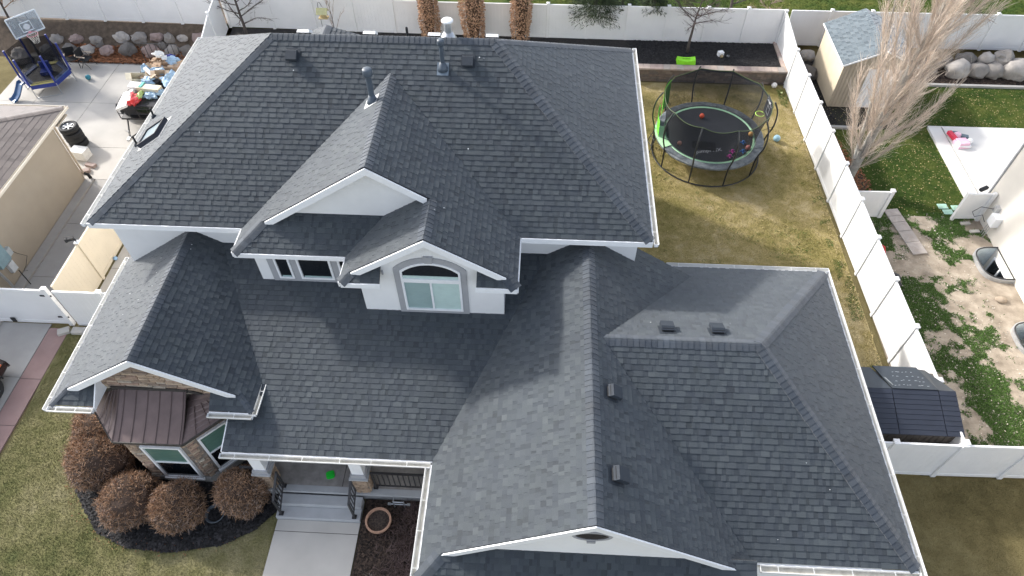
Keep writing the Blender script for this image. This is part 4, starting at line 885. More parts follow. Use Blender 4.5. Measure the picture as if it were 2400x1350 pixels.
# ------------------------------------------------------------------ walls of block and boulders
BLOCK = [M('block_%s' % n_, c, .95, .2, 6, bump=.8, bscale=30, dirt=.3) for n_, c in (('brown', (.15, .115, .095)), ('grey', (.125, .105, .092)), ('dun', (.19, .15, .125)))]
CAPB = [M('capstone_%s' % n_, c, .9, .12, 5, bump=.3, dirt=.2) for n_, c in (('buff', (.42, .34, .29)), ('pink', (.36, .28, .25)), ('grey', (.36, .32, .29)))]
rw = thing('block_retaining_wall', 'long low retaining wall of brown split blocks with pinkish capstones below the back fence', 'retaining wall', (3.9, 27.4, 0))
MB().bx((3.9, 27.47, 0), (10.95, 27.72, .60)).build('wall_core', MORTAR, rw)
MB().bx((10.80, 27.75, .3), (10.95, 29.75, .60)).build('wall_core', MORTAR, rw)
for r_ in range(5):
    x = 3.9-RN.random()*.2
    while x < 10.93:
        wd = RN.uniform(.26, .42); a, b = max(3.9, x), min(10.95, x+wd)
        if b-a > .05: MB().bx((a+.004, 27.40+RN.uniform(-.015, .015), r_*.122+.004), (b-.004, 27.48, r_*.122+.118)).build('block', BLOCK[RN.randrange(3)], rw)
        x += wd
x = 3.9
while x < 10.9: MB().bx((x+.004, 27.36, .615), (min(x+.3, 11.0)-.004, 27.72, .69)).build('capstone', CAPB[RN.randrange(3)], rw); x += .3
y = 27.73
while y < 29.6: MB().bx((10.72, y+.004, .605), (11.0, y+.296, .69)).build('capstone', CAPB[RN.randrange(3)], rw); y += .3
ROCK = [M('boulder_%s' % n_, c, .9, .25, 2.5, bump=.7, bscale=12, dirt=.4, dirtcol=(.12, .1, .085)) for n_, c in (('grey', (.27, .25, .23)), ('pink', (.31, .235, .215)), ('dark', (.15, .14, .13)), ('pale', (.40, .37, .34)))]
def rock(parent, c, r, sx, sy, sz, seed, mat):
    m = MB(); m.ball(c, r, 14, sx, sz, sy, .24, seed, Matrix.Rotation(RN.uniform(-.3, .3), 3, 'Z') @ Matrix.Rotation(PI/2+RN.uniform(-.3, .3), 3, 'X')); return m.build('boulder', mat, parent, smooth=RN.random() < .55)
bwall = thing('boulder_wall', 'bank of pink and grey boulders behind the driveway on the left', 'boulder wall', (-19.5, 28.4, 0))
lst = [(-24.6, 27.6, .3, .42, 0), (-23.3, 28.75, .55, .30, 0), (-22.35, 28.8, .55, .30, 1), (-21.35, 28.72, .55, .26, 0), (-20.2, 28.95, .6, .36, 3), (-19.3, 28.92, .6, .34, 0), (-18.45, 28.95, .66, .27, 1), (-17.85, 28.9, .62, .28, 0), (-17.2, 28.95, .62, .22, 3), (-16.4, 29.0, .62, .36, 1), (-15.85, 28.95, .62, .22, 2),
       (-22.6, 28.4, .2, .36, 2), (-21.75, 28.35, .2, .36, 3), (-20.8, 28.38, .2, .36, 1), (-19.75, 28.4, .24, .44, 2), (-18.65, 28.4, .22, .42, 1), (-17.65, 28.4, .24, .36, 0), (-16.9, 28.45, .26, .36, 2), (-16.15, 28.4, .26, .40, 3), (-23.7, 28.3, .2, .4, 2), (-18.15, 28.6, .42, .22, 2), (-21.2, 28.6, .38, .2, 2)]
for i, (x, y, z, r_, k) in enumerate(lst): rock(bwall, (x, y, z), r_, RN.uniform(.95, 1.35), .8, RN.uniform(.72, .95), i*1.7, ROCK[k])
bw2 = thing('boulder_wall', 'row of large pale grey boulders on the far right below the back fence', 'boulder wall', (19.5, 28.6, 0))
for i, (x, y, z, r_, k) in enumerate([(18.9, 28.5, .3, .5, 3), (19.75, 28.5, .25, .42, 0), (20.5, 28.5, .3, .48, 0), (21.5, 28.55, .3, .6, 3), (19.3, 28.95, .55, .4, 2), (20.2, 28.95, .6, .32, 3), (20.9, 28.95, .65, .42, 0), (18.4, 28.9, .5, .34, 2), (22.4, 28.7, .45, .6, 0), (17.6, 28.7, .3, .4, 0), (23.4, 28.7, .4, .6, 2)]): rock(bw2, (x, y, z), r_, RN.uniform(.9, 1.25), .85, RN.uniform(.8, 1.05), 40+i*1.3, ROCK[k])
bw3 = thing('boulder_wall', 'few dark boulders between the side fence and the tan shed', 'boulder wall', (12, 28.4, 0))
for i, (x, y, z, r_, k) in enumerate([(11.7, 29.0, .45, .3, 0), (12.05, 28.0, .2, .42, 2), (12.15, 29.0, .5, .32, 3), (11.6, 28.2, .2, .3, 2)]): rock(bw3, (x, y, z), r_, RN.uniform(.9, 1.3), .85, .85, 70+i, ROCK[k])
# ------------------------------------------------------------------ vinyl fences: posts, caps, panels with rails
def fence(label, pts, hgt=1.8, z=0.0, ends=(True, True), zs=None, mat=VINYL, plank=True, group='white vinyl privacy fences', capmat=None, th=.03):
    t = thing('vinyl_fence', label, 'fence', (pts[0][0], pts[0][1], z if zs is None else zs[0]), group)
    zz = zs or [z]*len(pts)
    for i, (x, y) in enumerate(pts):
        if (i == 0 and not ends[0]) or (i == len(pts)-1 and not ends[1]): continue
        MB().bx((x-.062, y-.062, zz[i]), (x+.062, y+.062, zz[i]+hgt+.05)).build('post', mat, t)
        m = MB(); m.bx((x-.078, y-.078, zz[i]+hgt+.051), (x+.078, y+.078, zz[i]+hgt+.078)); m.box((x, y, zz[i]+hgt+.097), (.14, .14, .036), taper=.15); m.build('post_cap', capmat or mat, t)
    for i in range(len(pts)-1):
        a, b = Vector((*pts[i], zz[i])), Vector((*pts[i+1], zz[i+1])); d = b-a; dh = Vector((d.x, d.y, 0)).normalized(); s_ = Vector((-dh.y, dh.x, 0)); L = d.length
        a2 = a+d*(.066/L); b2 = b-d*(.066/L); up = Vector((0, 0, 1))
        def rail(h0, h1, w_, nm): MB().prism([a2+up*h0-s_*w_/2, b2+up*h0-s_*w_/2, b2+up*h0+s_*w_/2, a2+up*h0+s_*w_/2], up*(h1-h0)).build(nm, mat, t)
        rail(hgt-.10, hgt, .055, 'top_rail'); rail(.04, .17, .055, 'bottom_rail')
        m = MB(); n_ = max(1, int(L/.16)); dd = (b2-a2)/n_
        for k in range(n_):
            p = a2+dd*k+dh*.0009; q = a2+dd*(k+1)-dh*.0009; w_ = th; m.prism([p+up*.165-s_*w_/2, q+up*.165-s_*w_/2, q+up*.165+s_*w_/2, p+up*.165+s_*w_/2], up*(hgt-.26))
        o = m.build('panel', mat, t)
    return t
FX = lambda y: 10.92+.0222*(25.3-y)+.05
ys = [8.72, 10.6, 12.45, 14.27, 16.06, 17.87, 19.75, 21.62, 23.42, 25.3, 27.2, 29.8]
fence('long white fence running from the black shed up the right side of the back lawn', [(FX(y), y) for y in ys], 1.85, zs=[0]*10+[0, .35])
xs = [-26.6, -24.75, -22.9, -21.05, -19.2, -17.3, -15.25]
fence('white back fence on the bank above the boulders on the left', [(x, 29.62) for x in xs], 1.85, zs=[1.15, 1.12, 1.1, 1.05, 1.03, 1.0, .95], ends=(True, False))
xs2 = [-15.15, -13.0, -10.95, -9.05, -7.15, -5.25, -3.35, -1.45, .1, 1.95, 3.8, 5.6, 7.4, 9.2, 10.98]
fence('white back fence behind the house and the raised mulch bed', [(x, 29.9) for x in xs2], 1.72, zs=[.72, .7, .66, .62, .58]+[.52]*10, ends=(True, False))
fence('white back fence behind the tan shed and the bare poplar', [(x, 29.95) for x in (11.1, 12.95, 14.75, 16.6, 18.45, 20.3, 22.15, 24)], 1.75, zs=[.45]*8, ends=(False, True))
fence('white side fence climbing to the upper left corner of the house', [(-15.1, y) for y in (24.8, 26.6, 28.1, 29.5)], 1.8, zs=[0, .1, .6, .9], ends=(True, False))
fence('low white fence across the neighbour yard beside the poplar trunk', [(11.12, 18.95), (12.76, 18.98)], 1.28, ends=(False, True))
fence('white fence at the lower right in front of the dark shed', [(8.75, 8.66), (9.55, 8.66), (11.3, 8.66), (13.14, 8.69), (15.0, 8.72), (17, 8.75)], 1.82, ends=(False, True))
fence('short white fence beside the driveway gate at the left', [(-15.06, 12.6), (-13.5, 12.6), (-11.95, 12.6)], 1.80, ends=(False, True))
TANV = M('vinyl_tan', (.66, .575, .44), .5, .04, 1.5, dirt=.12, dirtcol=(.5, .42, .32))
fence('tan panelled fence between driveway and house on the left', [(-15.1, 12.72), (-15.1, 14.62), (-15.1, 16.62), (-15.1, 18.6), (-15.1, 20.6), (-15.1, 22.7), (-15.1, 24.7)], 1.8, mat=TANV, capmat=WHITE, ends=(False, False))
# gates
def gate(label, a, b, hgt, z=.06, brace=False, group=None):
    t = thing('gate', label, 'gate', (a[0], a[1], 0), group); A, B = Vector((*a, z)), Vector((*b, z)); d = (B-A); s_ = Vector((-d.y, d.x, 0)).normalized()*.022; up = Vector((0, 0, 1)); L = d.length; dn = d/L
    for k, (h0, h1) in enumerate(((.0, .12), (hgt-.11, hgt))): MB().prism([A+up*h0-s_*1.4, B+up*h0-s_*1.4, B+up*h0+s_*1.4, A+up*h0+s_*1.4], up*(h1-h0)).build('gate_rail', VINYL, t)
    for p in (A, B-dn*.09): MB().prism([p+up*.121-s_*1.4, p+dn*.09+up*.121-s_*1.4, p+dn*.09+up*.121+s_*1.4, p+up*.121+s_*1.4], up*(hgt-.232)).build('gate_stile', VINYL, t)
    MB().prism([A+dn*.091+up*.121-s_*.6, B-dn*.091+up*.121-s_*.6, B-dn*.091+up*.121+s_*.6, A+dn*.091+up*.121+s_*.6], up*(hgt-.232)).build('panel', VINYL, t)
    return t
g1 = gate('wide white driveway gate with black hinges at the left edge', (-17.9, 12.64), (-15.33, 12.64), 1.72)
MB().bx((-17.2, 12.58, .10), (-17.05, 12.60, .30)).build('latch', BLK, g1)
for h in (.42, 1.52): MB().bx((-15.50, 12.585, h), (-15.13, 12.61, h+.05)).build('hinge', BLK, g1); MB().box((-15.29, 12.598, h+.025), (.06, .036, .10)).build('hinge_plate', BLK, g1)
MB().bx((-15.32, 12.57, 0), (-15.17, 12.70, 1.9)).build('gate_post', VINYL, g1)
g2 = gate('white gate standing ajar beside the cream house on the right', (15.5, 18.98), (16.38, 19.02), 1.22, .08); MB().bx((15.40, 18.92, 0), (15.49, 19.04, 1.34)).build('gate_post', VINYL, g2)
MB().bx((16.30, 18.93, .0), (16.42, 19.05, 1.36)).build('gate_post', VINYL, g2)
m = MB(); m.tube([(16.44, 18.6, 1.05), (16.3, 18.55, 1.0), (16.0, 18.75, .9), (15.85, 18.8, .6), (16.0, 18.75, .4), (16.2, 18.7, .55), (16.36, 18.6, .3)], .012, 5)
tag(m.build('cable', BLKP, origin=(16.3, 18.6, .3)), 'loose black cable looping in front of the small white gate', 'cable')
for i, (x, y, r_) in enumerate(((-15.37, 12.30, .15), (-14.92, 12.34, 0), (-14.58, 12.36, .02))):
    m = MB().box((x, y, .06), (.36, .24, .12), r_*3); tag(m.build('concrete_block', CONC, origin=(x, y, 0), bevel=.01), ('tilted pale concrete block under the gate hinge post', 'pale square concrete block below the short white fence', 'concrete block half hidden under the left eave')[i], 'concrete block')
# tan fence camera and globe
t = thing('security_camera', 'small black security camera on the tan fence post', 'camera', (-15.1, 14.62, 1.93))
m = MB(); m.lathe([(.03, 0), (.02, .08)], (-15.1, 14.62, 1.93), 10); m.build('camera_mount', BLKP, t)
MB().box((-15.2, 14.58, 2.05), (.20, .12, .10), .4).build('camera_body', BLKP, t); MB().box((-15.32, 14.53, 2.05), (.06, .14, .13), .4).build('camera_head', BLKP, t)
m = MB(); m.ball((-15.0, 15.5, .09), .075, 14); tag(m.build('garden_globe', flat('globe_blue', (.25, .42, .62), .15, 1), origin=(-15, 15.5, 0), smooth=True), 'small glassy blue globe at the foot of the tan fence', 'globe')

# ------------------------------------------------------------------ left neighbour house
N = thing('neighbour_house', 'tan stucco house with brown shingle hip roof cut by the left edge', 'house', (-20, 14, 0))
MB().bx((-24, 13.2, 0), (-18.0, 19.62, 2.72)).build('wall', TAN, N)
ms = .33; nx, ny, nz = -17.72, 20.35, 2.92
nR = Plane(-ms, 0, nz+ms*nx, [[(nx, 12.9), (nx, ny), (nx-6, ny-6), (nx-6, 12.9)]], (nx, 0), exp=.2)
nB_ = Plane(0, -ms, nz+ms*ny, [[(nx, ny), (nx-8, ny), (nx-8, ny-6), (nx-6, ny-6)]], (0, ny), exp=.2)
dk = MB(); nR.deck(dk); nB_.deck(dk); nr = dk.build('roof', SHB, N)
tb = [p for p in nR.tabs(RN, .25, .5, .008, .006)+nB_.tabs(RN, .25, .5, .008, .006) if p[1][0].y > 13.5]; tb.sort(key=lambda r_: r_[0])
lay(tb, 'shingle', 'shingle_field', SHB, nr, 120)
lay(caps((nx-.02, ny-.02, nz+.01), (nx-6, ny-6, nz+ms*6), nR.n, nB_.n, RN, .16, .2), 'cap_shingle', 'cap_shingle_field', SHB, nr, 40)
def ngut(p0, p1, out):
    p0, p1, out = Vector(p0), Vector(p1), Vector(out); z = Vector((0, 0, 1)); m = MB(); w_ = .1; prof = [(0, 0), (0, -.1), (w_, -.1), (w_, 0), (w_-.015, 0), (w_-.015, -.085), (.01, -.085), (.01, 0)]
    n = 8; m.add([p0+out*a+z*b for a, b in prof]+[p1+out*a+z*b for a, b in prof], [(i, (i+1) % n, (i+1) % n+n, i+n) for i in range(n)]+[tuple(range(n)), tuple(reversed(range(n, 16)))]); m.build('gutter', M('gutter_cream', (.66, .61, .53), .5, .05, 3), N)
ngut((nx, 12.9, nz), (nx, ny+.1, nz), (1, 0, 0)); ngut((nx-8, ny, nz), (nx, ny, nz), (0, 1, 0))
MB().bx((-18.05, 19.6, 2.6), (nx, 20.3, 2.66)).build('soffit', TAN, N); MB().bx((-18.0, 12.9, 2.74), (nx, 19.6, 2.78)).build('soffit', TAN, N)
m = MB(); m.tube([(-17.96, 19.66, 2.6), (-17.96, 19.66, .3)], .04, 6); m.build('downspout', M('downspout_tan', (.45, .37, .28), .6, .05, 3), N)
m = MB(); m.tube([(-17.95, 19.66, .32), (-17.86, 19.72, .2), (-17.8, 19.68, .04)], [.05, .06, .07], 8); m.build('drain_boot', BLKP, N)
PB = flat('meter_grey', (.42, .47, .50), .5); PB2 = flat('panel_teal', (.22, .33, .38), .5)
MB().bx((-18.0, 14.08, .95), (-17.82, 14.62, 1.75)).build('electric_panel', PB2, N); MB().bx((-18.0, 14.66, .95), (-17.88, 14.86, 1.25)).build('meter_box', PB, N)
MB().bx((-18.0, 14.36, .45), (-17.87, 14.62, .85)).build('meter_box', flat('meter_pale', (.6, .64, .68), .5), N)
m = MB(); m.tube([(-17.9, 13.9, 1.4), (-17.85, 13.95, .5), (-17.8, 13.9, .05)], .045, 8); m.build('conduit', GALV, N)
m = MB(); m.tube([(-17.97, 14.9, 1.0), (-17.95, 15.0, .75), (-17.9, 15.2, .4), (-17.92, 14.95, .2), (-17.9, 14.7, .15), (-17.85, 14.8, .08)], .008, 5); m.build('wire', BLKP, N)
m = MB(); m.tube([(-17.5, 14.25, .0), (-17.5, 14.25, .75)], .018, 6); tag(m.build('ground_rod', BLK, origin=(-17.5, 14.25, 0)), 'thin black upright rod beside the driveway slab joint', 'rod')
# ------------------------------------------------------------------ right neighbour house
R_ = thing('neighbour_house', 'cream stucco house wall at the right edge of the picture', 'house', (20, 14, 0))
MB().bx((16.47, 4, -1.3), (24, 19.35, 5.6)).build('wall', CREAM, R_)
MB().bx((16.43, 19.36, -.02), (16.53, 19.42, 5.6)).build('corner_bead', GREYTRIM, R_)
MB().bx((16.32, 18.42, .9), (16.47, 18.62, 1.12)).build('outlet_box', flat('box_grey', (.45, .45, .44), .5), R_)
MB().bx((16.22, 18.05, .55), (16.47, 18.4, .95)).build('meter_box', WHITE, R_)
m = MB()
for k in range(3): m.tube([(16.28, 18.12+k*.09, .56), (16.25, 18.1+k*.1, .0)], .018, 6)
m.build('conduit', GALV, R_)
WELL = M('well_steel', (.50, .51, .52), .45, .1, 8, metal=.5)
def well(y0, y1, label):
    t = thing('window_well', label, 'window well', (16.1, (y0+y1)/2, 0), 'corrugated window wells of the cream house'); yc = (y0+y1)/2; hw = (y1-y0)/2; X = 16.465
    def arc_(off, n=24, ex=3.2):
        pts = []
        for i in range(n+1):
            a = PI*i/n; c, s_ = math.cos(a), math.sin(a); pts.append((X-(abs(s_)**(2/ex))*(.92+off), yc-(1 if c > 0 else -1)*(abs(c)**(2/ex))*(hw+off)))
        return pts
    a = arc_(0); b = arc_(.05); n = len(a); m = MB()
    for i in range(n-1): m.prism([(*a[i], -.02), (*a[i+1], -.02), (*b[i+1], -.02), (*b[i], -.02)], (0, 0, .17))
    m.build('well_wall', WELL, t); m = MB(); m.tube([(p[0], p[1], .17) for p in a], .022, 6); m.tube([(X-.03, yc-hw, .17), (X-.03, yc+hw, .17)], .02, 6); m.build('rim', BLK, t)
    m = MB()
    for k in range(25):
        z = .12-k*.053; p_ = [(X-(X-p[0])*(1-.022*(k % 2)-.008), yc+(p[1]-yc)*(1-.022*(k % 2)-.008)) for p in a]; m.v += [(q[0], q[1], z) for q in p_]
    for k in range(24):
        for i in range(n-1): m.f.append((k*n+i, (k+1)*n+i, (k+1)*n+i+1, k*n+i+1))
    m.build('corrugated_liner', flat('liner', (.55, .62, .66), .5, metal=.3), t)
    MB().prism([(*p, -1.15) for p in arc_(-.0)], (0, 0, .03)).build('well_floor', MATS['block_grey'], t)
    fw_ = Fr((16.468, yc, 0), (0, 1, 0), (-1, 0, 0)); m = MB(); fw_.ring(m, rectpts(-hw*.72, -1.0, hw*.72, -.12), rectpts(-hw*.66, -.94, hw*.66, -.18), .002, .05); m.build('basement_frame', WHITE, t)
    fw_.rect(MB(), -.03, -.94, .03, -.18, .002, .045).build('mullion', WHITE, t); fw_.rect(MB(), -hw*.66, -.94, -.03, -.18, .002, .012).build('pane', DGLASS, t); fw_.rect(MB(), .03, -.94, hw*.66, -.18, .002, .012).build('pane', DGLASS, t)
    return t
well(15.95, 17.45, 'corrugated steel window well with black rim nearer the small gate'); well(12.75, 14.12, 'second window well cut by the right edge of the picture')

# ------------------------------------------------------------------ tan shed with grey shingle roof
S = thing('shed', 'tan sided garden shed with pale grey shingle roof behind the bare poplar', 'shed', (12.45, 25.75, 0))
SID = M('siding_tan', (.50, .43, .315), .7, .06, 2, dirt=.12, dirtcol=(.4, .33, .25)); SID2 = M('siding_beige', (.44, .37, .28), .7, .06, 2)
sx0, sx1, sy0, sy1, sz = 12.45, 15.3, 25.75, 28.75, 2.15
MB().bx((sx0+.02, sy0+.02, .05), (sx1-.02, sy1-.02, sz)).build('wall', SID2, S)
for k in range(27):
    z = .08+k*.077; m = MB(); m.prism([(sx0-.002, sy0, z), (sx0-.002, sy1, z), (sx0+.018, sy1, z+.075), (sx0+.018, sy0, z+.075)], (.004, 0, 0)); m.build('siding_board', SID, S)
for k in range(19):
    x = sx0+.01+k*.15; MB().bx((x, sy0-.004, .08), (min(x+.135, sx1), sy0+.018, sz-.02)).build('siding_board', SID2, S)
MB().prism([(sx0, sy0+.01, sz), (sx1, sy0+.01, sz), ((sx0+sx1)/2, sy0+.01, sz+.62)], (0, .04, 0)).build('gable', SID2, S); MB().prism([(sx0, sy1-.05, sz), (sx1, sy1-.05, sz), ((sx0+sx1)/2, sy1-.05, sz+.62)], (0, .04, 0)).build('gable', SID2, S)
xm = (sx0+sx1)/2; ss = .46; zr = sz+.05+ss*(xm-sx0+.12)
sL = Plane(ss, 0, sz+.05-ss*(sx0-.12), [[(sx0-.12, sy0-.15), (xm, sy0-.15), (xm, sy1+.15), (sx0-.12, sy1+.15)]], (sx0-.12, 0), exp=.15)
sR = Plane(-ss, 0, sz+.05+ss*(sx1+.12), [[(xm, sy0-.15), (sx1+.12, sy0-.15), (sx1+.12, sy1+.15), (xm, sy1+.15)]], (sx1+.12, 0), exp=.15)
dk = MB(); sL.deck(dk, .04); sR.deck(dk, .04); sr = dk.build('roof', WHITE, S); lay(sL.tabs(RN, .14, .3, .02, .008)+sR.tabs(RN, .14, .3, .02, .008), 'shingle', 'shingle_field', SHL, sr, 160)
lay(caps((xm, sy0-.15, zr), (xm, sy1+.15, zr), sL.n, sR.n, RN, .13, .15), 'cap_shingle', 'cap_field', SHL, sr, 40)
m = MB(); board(m, (sx0-.12, sy0-.16, sz+.04), (xm, sy0-.16, zr-.01), .07, .02, (0, -1, 0)); board(m, (xm, sy0-.16, zr-.01), (sx1+.12, sy0-.16, sz+.04), .07, .02, (0, -1, 0)); board(m, (sx0-.125, sy0-.15, sz+.05), (sx0-.125, sy1+.15, sz+.05), .06, .02, (-1, 0, 0)); m.build('trim_board', WHITE, S)
MB().bx((13.55, sy0-.03, .1), (14.95, sy0-.006, 1.95)).build('door', WHITE, S)
# ------------------------------------------------------------------ dark resin shed at lower right
D = thing('storage_shed', 'dark navy plastic shed with black panel roof behind the lower right fence', 'shed', (10.3, 9.9, 0))
RES = M('resin_roof', (.026, .031, .045), .38, .12, 4); RES2 = M('resin_cap', (.035, .042, .05), .3, .12, 5); RESW = M('resin_wall', (.13, .115, .10), .7, .08, 4)
dx0, dx1, dy0, dy1, yr, ze, zr_ = 9.0, 11.42, 8.92, 11.0, 10.1, 1.78, 2.12
MB().bx((dx0+.1, dy0+.12, 0), (dx1-.05, dy1-.1, ze-.02)).build('wall', RESW, D)
for k in range(14): MB().bx((dx0+.1+k*.165, dy0+.105, .05), (dx0+.24+k*.165, dy0+.119, ze-.04)).build('wall_rib', RESW, D)
def rp(name, pts, off=(0, 0, .035), mat=RES): return MB().prism(pts, off).build(name, mat, D)
def fz(y): return ze+(zr_-ze)*(y-dy0)/(yr-dy0)
cols_ = ((dx0, 9.72), (9.735, 10.95), (10.965, dx1)); rows_ = [dy0+(yr-dy0)*k/9 for k in range(10)]
for a, b in cols_:
    for k in range(9):
        y0_, y1_ = rows_[k], rows_[k+1]; rp('roof_tile', [(a+.003, y0_, fz(y0_)+.006), (b-.003, y0_, fz(y0_)+.006), (b-.003, y1_+.0, fz(y1_)-.006), (a+.003, y1_, fz(y1_)-.006)])
rp('roof_panel', [(dx0, yr+.004, zr_), (9.725, yr+.004, zr_), (9.5, dy1-.05, ze+.06), (dx0, dy1-.05, ze+.06)], mat=RES2)
rp('roof_panel', [(9.735, yr+.004, zr_+.02), (10.95, yr+.004, zr_+.02), (10.75, dy1-.02, ze+.10), (9.55, dy1-.02, ze+.10)], (0, 0, .04), RES2)
rp('roof_panel', [(10.965, yr+.004, zr_), (dx1, yr+.004, zr_-.02), (11.02, dy1-.05, ze+.02), (10.76, dy1-.05, ze+.06)], mat=RES2)
SC = flat('scuff_white', (.55, .58, .6), .7)
m = MB()
for r_ in range(4):
    for k in range(9):
        if RN.random() < .8: x = 9.85+k*.105+RN.uniform(-.03, .03); y = 10.25+r_*.17+RN.uniform(-.02, .02)-(k-4)**2*.003; z = zr_+.062-(y-yr)*(zr_-ze-.08)/(dy1-yr)+.001; m.prism([(x, y, z), (x+RN.uniform(.02, .08), y, z), (x+.05, y+.008, z), (x, y+.008, z)], (0, 0, .002))
m.build('roof_scuff', SC, D)['kind'] = 'stuff'
rp('roof_fin', [(9.62, 10.72, ze+.16), (9.78, 10.2, zr_+.05), (9.70, 10.66, ze+.18)], (0, 0, .03), flat('fin_grey', (.25, .27, .28), .5))
# ================================================================== plants
def ribbons(P0, P1, bend, w0, w1, segs=3):
    """thin curved strips from P0 to P1 (n,3): returns V, F quads"""
    n = len(P0); d = P1-P0; L = np.linalg.norm(d, axis=1, keepdims=True)+1e-9; r = RNG.normal(size=(n, 3)); s = np.cross(d, r); s /= np.linalg.norm(s, axis=1, keepdims=True)+1e-9
    V = np.zeros((n, segs+1, 2, 3)); 
    for k in range(segs+1):
        t = k/segs; c = P0+d*t+bend*(4*t*(1-t)); w_ = (w0+(w1-w0)*t)
        w_ = w_[:, None] if isinstance(w_, np.ndarray) else w_
        V[:, k, 0] = c-s*w_; V[:, k, 1] = c+s*w_
    b = np.arange(n)[:, None]*(segs+1)*2; F = []
    for k in range(segs): F.append(np.stack([b[:, 0]+2*k, b[:, 0]+2*k+1, b[:, 0]+2*k+3, b[:, 0]+2*k+2], 1))
    return V.reshape(-1, 3), np.concatenate(F)
def unit(n):
    v = RNG.normal(size=(n, 3)); return v/np.linalg.norm(v, axis=1, keepdims=True)
def twig_ball(label, c, r, sz, n=5200, seed=0, squash=1.0):
    t = thing('round_shrub', label, 'shrub', (c[0], c[1], 0), 'leafless rounded shrubs round the bay'); c = np.array((c[0], c[1], c[2]))
    u = unit(n); u[:, 2] = np.where(u[:, 2] < -.55, -u[:, 2], u[:, 2]); rad = RNG.uniform(.80, 1.0, n)
    lump = np.array([noise.noise(Vector(tuple(q*1.9+seed))) for q in u])*.16
    S = np.array((r, r*squash, sz)); p0 = c+u*(rad+lump)[:, None]*S*.93; dirs = unit(n)*1.3+u*.25; dirs /= np.linalg.norm(dirs, axis=1, keepdims=True)
    L = RNG.uniform(.05, .16, n)[:, None]; V, F = ribbons(p0, p0+dirs*L, unit(n)*.025, .0062, .0035, 2)
    k = int(n*.72); V1, F1 = V[:k*6], F[(F < k*6).all(1)]; fast_mesh('twigs', V1, F1, TWIG_R, t, 4, kind='stuff')
    V2 = V[k*6:]; F2 = F[(F >= k*6).all(1)]-k*6; V2[:, 2] -= .03; fast_mesh('grey_twigs', V2, F2, TWIG_G, t, 4, kind='stuff')
    m = MB(); m.ball(c, 1.0, 22, r*.86, r*squash*.86, sz*.86, .09, seed); m.build('branch_core', flat('shrub_core', (.055, .034, .024), .95), t)
twig_ball('rusty round shrub against the left corner of the house under the gutter', (-12.05, 8.55, .72), .90, .84, 9500, 1)
twig_ball('large rusty round shrub left of the bay, second from the corner', (-11.85, 7.70, .66), .93, .82, 10000, 2)
twig_ball('egg shaped rusty shrub at the front left of the mulch bed', (-10.62, 6.66, .52), .86, .66, 9000, 3)
twig_ball('round rusty shrub in front of the bay window, in the middle of the mulch bed', (-9.30, 6.56, .50), .74, .64, 8500, 4)
twig_ball('round rusty shrub beside the porch steps', (-7.62, 6.98, .66), .72, .80, 8500, 5)
# low tangle of bare stems by the walk
n = 3200; P = np.c_[RNG.normal(-2.9, .42, n).clip(-3.9, -2.15), RNG.normal(5.6, .9, n).clip(3.9, 7.0), RNG.uniform(.02, .25, n)]; V, F = ribbons(P, P+unit(n)*np.array((.2, .2, .1))+np.array((0, 0, .08)), unit(n)*.04, .005, .003, 3)
o = fast_mesh('bare_bush', V, F, leafmat('twig_plum', (.13, .09, .085), .5), None, 4, kind='stuff'); tag(o, 'low tangle of bare purplish stems beside the garage wall', 'bush')
for k, (x, y, lab) in enumerate(((-3.35, 4.72, 'pale dry ornamental grass clump beside the walk at the bottom edge'), (-3.05, 4.9, 'dry straw coloured stems lying in the mulch near the gutter'), (-3.95, 4.95, 'small pale dry plant nearest the front walk'))):
    n = 150; P = np.c_[RNG.normal(x, .1, n), RNG.normal(y, .1, n), np.full(n, .03)]; V, F = ribbons(P, P+unit(n)*.16+np.array((0, 0, .05)), unit(n)*.02, .006, .003, 2); tag(fast_mesh('dry_clump', V, F, TWIG_P, None, 4), lab, 'plant')
# columnar hedges with brown leaves
def column_tree(label, x, y, z0, h, r):
    t = thing('columnar_tree', label, 'tree', (x, y, z0), 'brown leaved columnar trees along the back fence'); n = 5200
    a = RNG.uniform(0, 2*PI, n); zz = RNG.uniform(.12, 1, n); prof = np.interp(zz, [0, .15, .5, .85, 1], [.55, .85, 1, .8, .25]); lum = np.array([noise.noise(Vector((math.cos(q)*1.6, math.sin(q)*1.6, v*5+x))) for q, v in zip(a, zz)])*.3
    rr = r*prof*(RNG.uniform(.72, 1.04, n)+lum); P = np.c_[x+np.cos(a)*rr, y+np.sin(a)*rr, z0+zz*h]; d = unit(n)*.05+np.c_[np.cos(a), np.sin(a), -.3*np.ones(n)]*.03
    V, F = ribbons(P, P+d, unit(n)*.004, .026, .010, 2); fast_mesh('leaves', V, F, LEAFB, t, 4, kind='stuff')
    m = MB(); m.lathe([(r*.35*p_, z) for p_, z in ((.8, .2), (1.5, h*.3), (1.7, h*.6), (1.2, h*.85), (.2, h))], (x, y, z0), 12); m.build('branch_core', flat('hedge_core', (.06, .035, .022), .95), t)
    m = MB(); m.tube([(x, y, z0), (x, y, z0+h*.3)], .06, 7); m.build('trunk', BARKD, t)
column_tree('brown leaved columnar tree left of the white capped flue', -5.35, 29.2, .5, 3.6, .48)
column_tree('widest brown leaved columnar tree right behind the white capped flue', -3.3, 29.2, .5, 3.7, .60)
column_tree('brown leaved columnar tree at the right end of the main roof ridge', -1.1, 29.2, .5, 3.9, .50)

